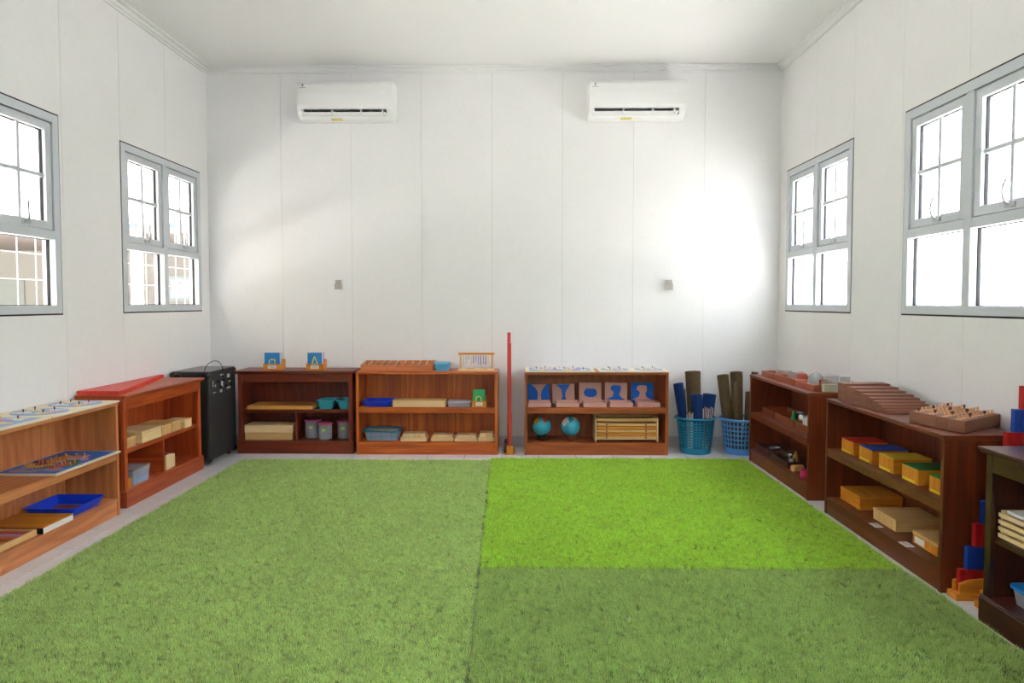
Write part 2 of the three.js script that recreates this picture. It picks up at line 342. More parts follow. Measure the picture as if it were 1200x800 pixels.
  for (let i = 0; i < 8; i++) { const b = mesh('bar', barH, M.white, gr); b.position.set(0, 0.045 + i * 0.15, -0.118); }
  for (let i = 0; i < 8; i++) { const b = mesh('bar', barV, M.white, gr); b.position.set(-0.525 + i * 0.15, h / 2, -0.113); }
}
winZ.forEach(([a, b], i) => makeWindow(XL, (a + b) / 2, Math.PI / 2, winLabels.left[i], 'left'));
winZ.forEach(([a, b], i) => makeWindow(XR, (a + b) / 2, -Math.PI / 2, winLabels.right[i], 'right'));
// ---------------------------------------------------------------- outside
{
  const n = makeNoise(71), t = texture(256, 256, (u, v) => { const a = n(u * 60, v * 60, 60, 60) * 14 + n(u * 8, v * 8, 8, 8) * 16; return [186 + a, 184 + a, 180 + a]; }); t.repeat.set(0.3, 0.3);
  const fascia0 = plain(S(196, 186, 172), 0.85);
  single('ground', uvBox(new THREE.BoxGeometry(60, 0.2, 60), 0), plain(0xffffff, 0.9, { map: t }), 'pale concrete yard around the classroom outside the windows', 'ground', [0, -0.22, -8], 0, null, 'structure');
  // covered walk along the map wall
  const walk = thing('covered_walk', 'roofed walkway with slim posts along the map wall outside', 'walkway', [0, -0.12, 0]);
  mesh('roof', B(-5.6, XL - 1.0, 3.22, 3.47, -3.5, ZF + 3, 0), fascia0, walk);
  for (const z of [-3.25, 1.2, 5.6]) mesh('post', B(-5.5, -5.38, 0, 3.22, z, z + 0.12, 0.01), M.white, walk);
  // classroom block facing the walk across the court
  const blk = thing('classroom_block', 'plain beige classroom block facing the covered walkway', 'building', [0, -0.12, 0]);
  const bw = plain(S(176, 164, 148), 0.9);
  mesh('wall', B(-9.2, -9.0, 0, 4.2, 0.5, 14, 0), bw, blk); mesh('end_wall', B(-13, -9.2, 0, 4.2, 0.5, 0.7, 0), bw, blk); mesh('roof', B(-13.2, -7.6, 4.2, 4.35, 0.1, 14.4, 0), fascia0, blk);
  // school wing across the yard: beige wall under a deep veranda
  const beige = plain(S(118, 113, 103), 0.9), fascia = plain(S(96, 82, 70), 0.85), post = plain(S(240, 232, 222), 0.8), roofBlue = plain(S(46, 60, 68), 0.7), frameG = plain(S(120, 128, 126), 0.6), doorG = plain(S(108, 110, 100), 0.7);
  const w = thing('school_wing', 'beige school building with a deep veranda across the yard', 'building', [0, -0.12, 0]);
  const wallZ = -16;
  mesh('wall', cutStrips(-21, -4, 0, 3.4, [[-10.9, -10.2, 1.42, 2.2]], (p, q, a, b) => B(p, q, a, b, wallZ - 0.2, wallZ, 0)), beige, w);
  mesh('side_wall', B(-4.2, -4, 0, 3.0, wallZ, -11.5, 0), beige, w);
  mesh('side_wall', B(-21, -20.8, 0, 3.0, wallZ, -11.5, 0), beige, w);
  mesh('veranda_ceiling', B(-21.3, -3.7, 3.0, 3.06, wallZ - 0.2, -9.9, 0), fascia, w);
  mesh('fascia', B(-21.4, -3.6, 2.94, 3.14, -9.9, -9.84, 0), fascia, w);
  const rg = extrude([[-9.8, 3.16], [-16, 4.1], [-16, 4.0], [-9.8, 3.06]].map(([z, y]) => [-z, y]), 17.8); mesh('roof', move(turnY(rg, Math.PI / 2), -21.4, 0, 0), roofBlue, w);
  for (const x of [-20.7, -14.8, -8.77, -3.95]) mesh('veranda_post', B(x, x + 0.2, 0, 3.0, -10.25, -10.05, 0.01), post, w);
  const wf = mesh('window_frame', [B(-10.9, -10.82, 1.42, 2.2, wallZ - 0.02, wallZ + 0.04), B(-10.28, -10.2, 1.42, 2.2, wallZ - 0.02, wallZ + 0.04), B(-10.82, -10.28, 1.42, 1.52, wallZ - 0.02, wallZ + 0.04), B(-10.82, -10.28, 2.1, 2.2, wallZ - 0.02, wallZ + 0.04), B(-10.565, -10.535, 1.52, 2.1, wallZ, wallZ + 0.02), B(-10.82, -10.28, 1.795, 1.825, wallZ, wallZ + 0.02)], frameG, w);
  for (const [a, b] of [[-10.82, -10.565], [-10.535, -10.28]]) for (const [c, d] of [[1.52, 1.795], [1.825, 2.1]]) mesh('pane', B(a, b, c, d, wallZ + 0.005, wallZ + 0.01, 0), M.glass, wf);
  for (const [x, a] of [[-16.6, 1.1], [-13.2, 1.0]]) { const d = mesh('door', B(x, x + a, 0, 2.1, wallZ + 0.001, wallZ + 0.04, 0.004), doorG, w); mesh('door_panel', B(x + 0.15, x + a - 0.15, 0.3, 1.9, wallZ + 0.04, wallZ + 0.05, 0.004), doorG, d); }
  // leafy trees: one behind the wing's small window, one in the yard beside the prism wall
  const leafTree = (label, place, r, y, count, lw) => {
    const tree = thing('tree', label, 'tree', place);
    mesh('trunk', cyl(0.16, 0.1, y - r * 0.5, 0, 0, 0, 10), plain(S(96, 76, 56), 0.9), tree);
    const leaves = []; for (let i = 0; i < count; i++) { const g = new THREE.PlaneGeometry(lw, lw * 0.62); g.rotateX(rr(0, 6)); g.rotateY(rr(0, 6)); const a = rr(0, 6.28), q = r * Math.cbrt(rnd()), e = rr(-1, 1); g.translate(q * Math.cos(a) * Math.sqrt(1 - e * e), y + q * e * 0.9, q * Math.sin(a) * Math.sqrt(1 - e * e)); leaves.push(g); }
    mesh('foliage', leaves, plain(S(38, 62, 22), 0.8, { side: THREE.DoubleSide }), tree).userData.kind = 'stuff';
  };
  leafTree('green leafy tree behind the small window of the beige building', [-12.2, -0.12, -19.5], 1.5, 2.4, 900, 0.16);
  leafTree('leafy yard tree outside beside the wall with the stair prisms', [5.7, -0.12, 5.9], 1.9, 2.7, 900, 0.24);
  // neighbour's house with a tiled roof on the other side
  const nb = thing('neighbour_house', 'white neighbouring house with a pale tiled roof', 'building', [0, -0.12, 0]);
  mesh('wall', B(9.2, 9.4, 0, 2.1, -6, 9, 0), M.white, nb);
  mesh('gable_wall', B(9.4, 14, 0, 2.1, -6, -5.8, 0), M.white, nb);
  const slope = Math.atan2(2.6, 4.2), tiles = [], tl = new THREE.CylinderGeometry(0.1, 0.1, 0.36, 7, 1, true, Math.PI / 2, Math.PI); tl.rotateX(0);
  for (let r = 0; r < 15; r++) for (let c = 0; c < 74; c++) { const g = tl.clone(); g.rotateZ(-Math.PI / 2 + 0.06); g.translate(0.17 + r * 0.33, 0.02, -6.2 + c * 0.21); tiles.push(g); }
  const tg = mergeGeometries(tiles.map((g) => { g = g.toNonIndexed(); return g; })); tg.rotateZ(slope); tg.translate(8.7, 1.75, 0);
  const tm = plain(S(216, 211, 205), 0.8, { side: THREE.DoubleSide });
  const rf = mesh('roof', B(0, 5.1, -0.1, 0, -6.3, 9.4, 0).rotateZ(slope).translate(8.7, 1.75, 0), tm, nb);
  mesh('roof_tiles', tg, tm, rf).userData.kind = 'stuff';
}
// ---------------------------------------------------------------- turf
{
  const blade = (() => {   // a tuft of bent blades
    const out = [];
    for (let i = 0; i < 7; i++) {
      const a = i * 2.399, r = 0.0035 * Math.sqrt(i), lean = 0.003 + 0.006 * ((i * 0.618) % 1), h = 0.013 + 0.006 * ((i * 0.37) % 1), w = 0.0011;
      const ca = Math.cos(a), sa = Math.sin(a), P = (u, t, y) => [r * ca + t * ca - u * sa, y, r * sa + t * sa + u * ca];
      const p = [P(-w, 0, 0), P(w, 0, 0), P(w * 0.8, lean * 0.45, h * 0.62), P(-w * 0.8, lean * 0.45, h * 0.62), P(0, lean, h)];
      for (const t of [[0, 1, 2], [0, 2, 3], [3, 2, 4]]) for (const k of t) out.push(...p[k]);
    }
    const g = new THREE.BufferGeometry(); g.setAttribute('position', new THREE.Float32BufferAttribute(out, 3)); g.computeVertexNormals(); return uvBox(g, 1);
  })();
  const n = makeNoise(81);
  const bt = (c) => { const t = texture(256, 256, (u, v) => { const a = 0.75 + 0.4 * n(u * 120, v * 120, 120, 120) + 0.12 * n(u * 12, v * 12, 12, 12); return c.map((k) => k * a); }); t.repeat.set(2, 2); return t; };
  const mats = [
    ['sage green artificial turf mat covering the side by the map puzzles', [-1.938, 0.006, 0.565, 5, -1.906, 0.104], [198, 228, 136], [0.10, 0, -0.05], 8600],
    ['bright yellow-green artificial turf mat in front of the globes', [0.0095, 2.012, 0.49, 2.79, 0.0605, 2.018], [190, 236, 84], [0, 0, -0.15], 8600],
    ['deep green artificial turf mat beside the number rod stands', [0.0615, 2.022, 2.794, 5, 0.1075, 2.05], [180, 212, 120], [0, 0, 0.12], 8600],
  ];
  for (const [label, [xa, xb, z0, z1, xc, xd], c, lean, density] of mats) {
    const x0 = (xa + xc) / 2, x1 = (xb + xd) / 2;
    const o = thing('turf_mat', label, 'mat', [(x0 + x1) / 2, 0.0005, (z0 + z1) / 2]);
    const hw = (x1 - x0) / 2, hd = (z1 - z0) / 2;
    const mx = (x0 + x1) / 2, eL = (t) => xa + (xc - xa) * t - mx, eR = (t) => xb + (xd - xb) * t - mx;   // edges run slightly askew
    mesh('backing', uvBox(extrude([[eL(0), hd], [eL(1), -hd], [eR(1), -hd], [eR(0), hd]], 0.006).rotateX(-Math.PI / 2), 0), plain(0xffffff, 0.95, { map: bt(c.map((k) => k * 0.62)) }), o);
    const count = Math.floor(4 * hw * hd * density), im = new THREE.InstancedMesh(blade, plain(0xffffff, 0.62, { side: THREE.DoubleSide, sheen: 0.2 }), count), m = new THREE.Matrix4(), q = new THREE.Quaternion(), e = new THREE.Euler(), col = new THREE.Color(), base = S(...c);
    for (let i = 0; i < count; i++) {
      const z = rr(-hd + 0.004, hd - 0.004), tz = (z + hd) / (2 * hd), x = rr(eL(tz) + 0.003, eR(tz) - 0.003), s = rr(0.82, 1.15);
      const patch = n((x + 4) * 14, (z + 4) * 14, 250, 250), patch2 = n((x + 4) * 3, (z + 4) * 3, 250, 250);
      e.set(lean[2] + rr(-0.3, 0.3), rr(0, 6.28), lean[0] + rr(-0.3, 0.3), 'XZY'); q.setFromEuler(e);
      m.compose(V3(x, 0.005, z), q, V3(s, s, s)); im.setMatrixAt(i, m);
      const k = 0.72 + 0.42 * rnd() + 0.12 * patch + 0.06 * patch2; col.copy(base).multiplyScalar(k); col.r *= rr(0.92, 1.12); im.setColorAt(i, col);
    }
    im.name = 'grass_pile'; im.userData.kind = 'stuff'; im.castShadow = im.receiveShadow = true; o.add(im);
  }
}
// ---------------------------------------------------------------- shelves; local x along the wall, +z to the room, origin at the back of the base
const grainX = 0;
function openShelf(label, w, d, mat, place, turn, opt = {}) {
  const o = thing('open_shelf', label, 'shelf', place, turn), hw = w / 2, t = 0.022, h = opt.h ?? 0.68;
  for (const s of [-1, 1]) mesh('side_panel', B(s * hw, s * (hw - t), 0, h - 0.02, 0, d, 0.0015), mat, o);
  mesh('top_panel', B(-hw, hw, h - 0.02, h, 0, d + 0.003, 0.002), mat, o);
  mesh('back_panel', B(-hw + t, hw - t, 0.03, h - 0.02, 0.002, 0.012, 0, 1), mat, o);
  const my = opt.mid ?? 0.389, by = 0.1;
  const sh = mesh('middle_shelf', B(-hw + t, hw - t, my - 0.02, my, 0.012, d - 0.02, 0.001), mat, o);
  mesh('shelf_rail', B(-hw + t, hw - t, my - 0.047, my, d - 0.02, d - 0.001, 0.0025), mat, sh);
  mesh('bottom_shelf', B(-hw + t, hw - t, by - 0.02, by, 0.012, d - 0.002, 0.002), mat, o);
  mesh('plinth', B(-hw + t, hw - t, 0, by - 0.02, d - 0.024, d - 0.006, 0.001), mat, o);
  return o;
}
function cabinetShelf(label, w, d, mat, place, turn, divider = true, mid = 0.35) {
  const o = thing('cabinet_shelf', label, 'shelf', place, turn), hw = w / 2, t = 0.02, f = d - 0.012;
  for (const s of [-1, 1]) {
    mesh('side_panel', B(s * (hw - 0.008), s * (hw - 0.008 - t), 0, 0.66, 0, f - 0.018, 0.001), mat, o);
    mesh('stile', B(s * (hw - 0.008), s * (hw - 0.042), 0.1, 0.66, f - 0.018, f, 0.002), mat, o);
  }
  const edge = extrude([[0, 0.66], [d - 0.004, 0.66], [d + 0.006, 0.668], [d + 0.012, 0.676], [d + 0.012, 0.682], [d + 0.01, 0.685], [0, 0.685]], w + 0.02, 0);
  mesh('top_panel', uvBox(move(turnY(edge.scale(1, 1, 1), -Math.PI / 2), w / 2 + 0.01, 0, 0), 0), mat, o);
  mesh('fascia', B(-hw + 0.042, hw - 0.042, 0.592, 0.66, f - 0.018, f - 0.002, 0.0015), mat, o);
  mesh('back_panel', B(-hw + t, hw - t, 0.03, 0.66, 0.002, 0.012, 0, 1), mat, o);
  mesh('middle_shelf', B(-hw + 0.03, hw - 0.03, mid - 0.026, mid, 0.012, f - 0.02, 0.002), mat, o);
  mesh('bottom_shelf', B(-hw + 0.029, hw - 0.029, 0.082, 0.104, 0.012, f, 0.0015), mat, o);
  if (divider) mesh('divider', B(-0.009, 0.009, 0.104, mid - 0.026, 0.012, f - 0.02, 0.0015), mat, o);
  mesh('plinth', [B(-hw, hw, 0, 0.098, f, d, 0.003), B(-hw, hw, 0.098, 0.106, f, d - 0.003, 0.003)], mat, o);
  for (const s of [-1, 1]) mesh('plinth', B(s * (hw - 0.008), s * (hw - 0.0005), 0, 0.1, 0.001, f - 0.0005, 0.002), mat, o);
  return o;
}
const LT = Math.PI / 2, RT = -Math.PI / 2;
const A = cabinetShelf('dark reddish cabinet shelf carrying the two letter card boxes', 0.962, 0.295, M.oakA, [-1.609, 0, 0.011], 0, true, 0.362);
openShelf('orange-brown open shelf under the bead frame', 1.157, 0.316, M.oakB, [-0.521, 0, 0.011], 0);
openShelf('pinkish-brown open shelf holding the two globes', 1.168, 0.316, M.oakC, [0.861, 0, 0.011], 0, { h: 0.678 });
openShelf('brown open shelf with reddish trays and glass jars on top', 1.135, 0.33, M.oakD, [2.38, 0, 1.0525], RT);
openShelf('dark brown open shelf carrying the stair prisms and cylinder blocks', 1.157, 0.33, M.oakE, [2.38, 0, 2.4435], RT);
cabinetShelf('dark polished cabinet shelf beside the number rod stands', 1.02, 0.33, M.oakF, [2.375, 0, 3.785], RT, false, 0.345);
openShelf('light brown open shelf topped by the map puzzles', 1.16, 0.32, M.oakL, [-2.424, 0, 2.544], LT, { h: 0.663, mid: 0.372 });
cabinetShelf('glossy red-brown cabinet shelf beneath the red rods', 1.025, 0.295, M.oakM, [-2.4235, 0, 1.34], LT, true, 0.345);

// ---------------------------------------------------------------- on the wall
{
  function aircon(x, label) {
    const o = thing('air_conditioner', label, 'air conditioner', [x, 2.757, 0.0005]);
    const w = 0.79, prof = [[0, 0.012], [0.06, 0.0], [0.125, 0.006], [0.168, 0.034], [0.188, 0.062], [0.2, 0.11], [0.203, 0.2], [0.198, 0.275], [0.186, 0.296], [0.165, 0.3], [0, 0.3]];
    const slotA = [[0, 0.012], [0.06, 0.0], [0.125, 0.006], [0.15, 0.02], [0.158, 0.03], [0.11, 0.06], [0.11, 0.082], [0.192, 0.078], [0.2, 0.11], [0.203, 0.2], [0.198, 0.275], [0.186, 0.296], [0.165, 0.3], [0, 0.3]];
    const ex = (p, a, b) => move(turnY(extrude(p, b - a), Math.PI / 2).scale(1, 1, -1), a, 0, 0);
    const mk = (p, a, b) => flip(ex(p, a, b));
    mesh('casing', [mk(slotA, -w / 2 + 0.035, w / 2 - 0.055), mk(prof, -w / 2, -w / 2 + 0.035), mk(prof, w / 2 - 0.055, w / 2)], M.white, o);
    const lv = mesh('louver', B(-w / 2 + 0.04, w / 2 - 0.06, -0.0015, 0.0015, -0.024, 0.024, 0.001), M.white, o); lv.position.set(0, 0.042, 0.164); lv.rotation.x = -0.5;
    mesh('outlet', B(-w / 2 + 0.036, w / 2 - 0.056, 0.058, 0.084, 0.1105, 0.112, 0), M.dark, o);
    for (const fx of [-0.36, -0.12, 0.12, 0.3]) mesh('louver_bracket', B(fx, fx + 0.012, 0.034, 0.08, 0.112, 0.176, 0.001), M.white, o);
    for (let i = 0; i < 20; i++) mesh('vane', B(-0.345 + i * 0.032, -0.3435 + i * 0.032, 0.056, 0.082, 0.1125, 0.15, 0), plain0, o);
    part(mesh('energy_label', B(-0.13, -0.04, 0.0005, 0.0125, 0.1035, 0.1365, 0).rotateX(-0.2).translate(0, -0.022, 0.004), plain(S(226, 214, 130), 0.6), o), 'yellow sticker under the outlet');
    mesh('logo', [B(-0.352, -0.34, 0.258, 0.272, 0.2005, 0.2018, 0), B(-0.356, -0.334, 0.276, 0.278, 0.1985, 0.2002, 0), B(-0.372, -0.322, 0.246, 0.249, 0.201, 0.2025, 0)], plain(S(120, 124, 126), 0.6), o);
    mesh('display', B(0.295, 0.315, 0.2, 0.216, 0.203, 0.2035, 0), plain(S(246, 246, 250), 0.3), o);
  }
  const plain0 = plain(S(70, 66, 64), 0.7);
  aircon(-1.2, 'white wall air conditioner above the letter cards and bead frame');
  aircon(1.2, 'white wall air conditioner above the globes and landform trays');
  function holder(x, label) {
    const o = thing('remote_holder', label, 'holder', [x, 1.352, 0.0005]);
    mesh('back_plate', B(-0.036, 0.036, 0, 0.088, 0, 0.012, 0.003), M.white, o);
    mesh('remote', extrude([[-0.026, 0.006], [0.026, 0.006], [0.029, 0.05], [0.022, 0.06], [0.022, 0.084], [-0.022, 0.084], [-0.022, 0.06], [-0.029, 0.05]], 0.012, 0.002).translate(0, 0, 0.014), plain(S(176, 172, 164), 0.5), o);
    mesh('lip', [B(-0.036, -0.03, 0, 0.05, 0.012, 0.03, 0.002), B(0.03, 0.036, 0, 0.05, 0.012, 0.03, 0.002), B(-0.03, 0.03, 0, 0.005, 0.012, 0.03, 0.001)], M.white, o);
  }
  holder(-1.316, 'small grey remote in a white wall holder above the letter cards');
  holder(1.506, 'small grey remote in a white wall holder above the laundry baskets');
}
// ---------------------------------------------------------------- reusable things
function woodBox(label, w, h, d, mat, lidMat, place, turn = 0, group, lid = 0.35) {
  const o = thing('wooden_box', label, 'box', place, turn, group), hh = h * (1 - lid);
  mesh('body', B(-w / 2, w / 2, 0, hh - 0.0006, -d / 2, d / 2, 0.0015), mat, o);
  mesh('lid', B(-w / 2 - 0.001, w / 2 + 0.001, hh + 0.0006, h, -d / 2 - 0.001, d / 2 + 0.001, 0.002), lidMat, o);
  return o;
}
// open wooden tray box: floor and four walls as parts
function openBox(name, label, w, h, d, mat, place, turn = 0, group, t = 0.008, hBack = h) {
  const o = thing(name, label, 'tray', place, turn, group);
  mesh('floor_board', B(-w / 2 + t, w / 2 - t, 0, 0.006, -d / 2 + t, d / 2 - t, 0), mat, o);
  mesh('front_wall', B(-w / 2, w / 2, 0, h, d / 2 - t, d / 2, 0.0015), mat, o);
  mesh('back_wall', B(-w / 2, w / 2, 0, hBack, -d / 2, -d / 2 + t, 0.0015), mat, o);
  for (const s of [-1, 1]) mesh('side_wall', B(s * w / 2, s * (w / 2 - t), 0, h, -d / 2 + t, d / 2 - t, 0.0015), mat, o);
  return o;
}
const arc = (cx, cy, r, w, a0, a1, n = 20) => { const o = []; for (let i = 0; i <= n; i++) { const a = a0 + ((a1 - a0) * i) / n; o.push([cx + (r + w / 2) * Math.cos(a), cy + (r + w / 2) * Math.sin(a)]); } for (let i = n; i >= 0; i--) { const a = a0 + ((a1 - a0) * i) / n; o.push([cx + (r - w / 2) * Math.cos(a), cy + (r - w / 2) * Math.sin(a)]); } return o; };
function letterShape(which, s) {
  const D = 0.0012;
  if (which === 'a') { return [extrude(arc(0, 0, 0.3 * s, 0.1 * s, 0, Math.PI * 2 - 0.001, 28), D), extrude([[0.27 * s, -0.35 * s], [0.37 * s, -0.35 * s], [0.37 * s, 0.35 * s], [0.27 * s, 0.35 * s]], D)]; }
  if (which === 'A') { const L = (x0, y0, x1, y1) => { const dx = x1 - x0, dy = y1 - y0, l = Math.hypot(dx, dy), px = (-dy / l) * 0.055 * s, py = (dx / l) * 0.055 * s; return extrude([[x0 + px, y0 + py], [x0 - px, y0 - py], [x1 - px, y1 - py], [x1 + px, y1 + py]], D); }; return [L(-0.36 * s, -0.5 * s, 0, 0.5 * s), L(0.36 * s, -0.5 * s, 0, 0.5 * s), L(-0.24 * s, -0.18 * s, 0.24 * s, -0.18 * s)]; }
  return [extrude(arc(0, 0, 0.28 * s, 0.12 * s, 0, Math.PI), D), extrude([[-0.34 * s, -0.4 * s], [-0.22 * s, -0.4 * s], [-0.22 * s, 0], [-0.34 * s, 0]], D), extrude([[0.22 * s, -0.4 * s], [0.34 * s, -0.4 * s], [0.34 * s, 0], [0.22 * s, 0]], D)];
}
// box of letter cards: sloping side walls, low front
function cardBox(where, x, y, z, w, which, cardMat, ls, ly, others) {
  const d = 0.11, t = 0.006, o = thing('card_box', 'honey-coloured card box holding the ' + where, 'card box', [x, y, z], 0);
  mesh('floor_board', B(-w / 2 + t, w / 2 - t, 0, t, -d / 2 + t, d / 2 - t, 0), M.honey, o);
  mesh('front_wall', B(-w / 2, w / 2, 0, 0.05, d / 2 - t, d / 2, 0.001), M.honey, o);
  mesh('back_wall', B(-w / 2, w / 2, 0, 0.085, -d / 2, -d / 2 + t, 0.001), M.honey, o);
  for (const s of [-1, 1]) { const g = extrude([[-d / 2 + t, 0], [d / 2 - t, 0], [d / 2 - t, 0.05], [-d / 2 + t, 0.085]], t); turnY(g, -Math.PI / 2); mesh('side_wall', uvBox(move(g, s > 0 ? w / 2 : -w / 2 + t, 0, 0), 1), M.honey, o); }
  part(mesh('paper_label', B(-w * 0.24, w * 0.24, 0.013, 0.04, d / 2, d / 2 + 0.0006, 0), M.paper, o), 'white paper label with faint writing');
  mesh('label_print', [B(-w * 0.18, w * 0.16, 0.03, 0.0318, d / 2 + 0.0006, d / 2 + 0.0009, 0), B(-w * 0.14, w * 0.12, 0.023, 0.0248, d / 2 + 0.0006, d / 2 + 0.0009, 0)], plain(S(150, 150, 152), 0.8), o);
  const cw = w - 2 * t - 0.012, chh = 0.138, cz = d / 2 - t - 0.006;
  const card = thing('letter_card', where.replace(/s$/, '') + ' standing in its wooden box', 'card', [x - 0.004, y + t + 0.0005, z + cz]);
  mesh('sheet', B(-cw / 2, cw / 2, 0, chh, -0.0035, 0, 0.0005), cardMat, card);
  mesh('letter', letterShape(which, ls).map((g) => move(g, 0, ly, 0.0001)), M.letter, card);
  others.forEach((m, i) => single('letter_card', B(-cw / 2, cw / 2, 0, chh, -0.0035, 0, 0.0005), m[0], m[1] + ' card behind the ' + where.replace(/s$/, ''), 'card', [x + 0.002 + i * 0.004, y + t + 0.0005, z + cz - 0.016 - i * 0.018]));
}
// map puzzle: cream board, sea inset, land pieces with knobs. local x long side, z short side, lies flat
function mapPuzzle(label, w, d, style, place, turn, s = 1) {
  const o = thing('map_puzzle', label, 'puzzle', place, turn), t = 0.01, n = makeNoise(s * 17 + 3);
  mesh('board', B(-w / 2, w / 2, 0, t, -d / 2, d / 2, 0.002), M.cream, o);
  const flat = (pts, y0, y1, m, name, label2) => { const g = extrude(pts.map(([a, b]) => [a, -b]), y1 - y0); g.rotateX(-Math.PI / 2).translate(0, y0, 0); const e = mesh(name, g, m, o); if (label2) part(e, label2); return e; };
  const blob = (cx, cz, rx, rz, k, j = 0.25, q = 22) => Array.from({ length: q }, (_, i) => { const a = (i / q) * Math.PI * 2, r = 1 - j / 2 + j * n(i * 0.9 + k * 31, k * 7, 250, 250) + j * 0.4 * Math.sin(a * 3 + k); return [cx + rx * r * Math.cos(a), cz + rz * r * Math.sin(a)]; });
  const knob = lathe([[0.0, 0.018], [0.004, 0.017], [0.0045, 0.014], [0.0028, 0.01], [0.0022, 0]], 8);
  const put = (x, z, m = M.knob) => { const k = mesh('knob', knob, m, o); k.position.set(x, t + 0.0035, z); };
  if (style === 'hemispheres') {
    for (const c of [-0.25, 0.25]) {
      flat(blob(c * w, 0, 0.21 * w, 0.4 * d, 0, 0, 40), t, t + 0.001, M.sea, 'sea', 'pale blue hemisphere');
      for (let i = 0; i < 4; i++) { const x = c * w + (i % 2 ? 0.07 : -0.08) * w, z = (i < 2 ? -0.16 : 0.15) * d; flat(blob(x, z, 0.055 * w, 0.11 * d, i + (c > 0 ? 9 : 2), 0.6), t + 0.001, t + 0.004, [M.paper, M.cream, M.pale, M.cardPink][i], 'land_piece'); put(x, z, M.knobDark); }
    }
  } else if (style === 'pale') {
    flat([[-w * 0.44, -d * 0.42], [w * 0.44, -d * 0.42], [w * 0.44, d * 0.42], [-w * 0.44, d * 0.42]], t, t + 0.001, M.sea, 'sea', 'pale blue sea');
    for (let i = 0; i < 11; i++) { const x = (-0.34 + 0.068 * i) * w, z = (0.22 * Math.sin(i * 2.1)) * d; flat(blob(x, z, 0.052 * w, 0.13 * d, i + 3, 0.6), t + 0.001, t + 0.004, [M.paper, M.cream, M.pale, M.cardPink, M.cardPurple][i % 5], 'land_piece'); put(x, z, i % 2 ? M.knob : M.knobDark); }
  } else {
    flat([[-w * 0.47, -d * 0.44], [w * 0.47, -d * 0.44], [w * 0.47, d * 0.44], [-w * 0.47, d * 0.44]], t, t + 0.001, M.seaDeep, 'sea', 'strong blue sea');
    const cols = [M.cardPurple, M.honey, plain(S(214, 150, 40), 0.5), plain(S(150, 40, 60), 0.5), plain(S(230, 190, 60), 0.5), plain(S(120, 110, 150), 0.5), plain(S(210, 96, 50), 0.5), plain(S(90, 130, 80), 0.5)];
    flat(blob(-0.3 * w, -0.02 * d, 0.13 * w, 0.36 * d, 40, 0.5), t + 0.001, t + 0.003, plain(S(150, 150, 186), 0.5), 'land_piece');
    for (let i = 0; i < 30; i++) {
      const a = i * 2.399, r = Math.sqrt((i + 0.5) / 30), x = (-0.06 + 0.3 * r * Math.cos(a)) * w, z = (0.02 + 0.36 * r * Math.sin(a)) * d;
      flat(blob(x, z, 0.05 * w, 0.075 * d, i + 3, 0.5, 12), t + 0.001, t + 0.0035 + (i % 3) * 0.0004, cols[(i * 5) % 8], 'land_piece'); put(x, z);
    }
  }
  return o;
}
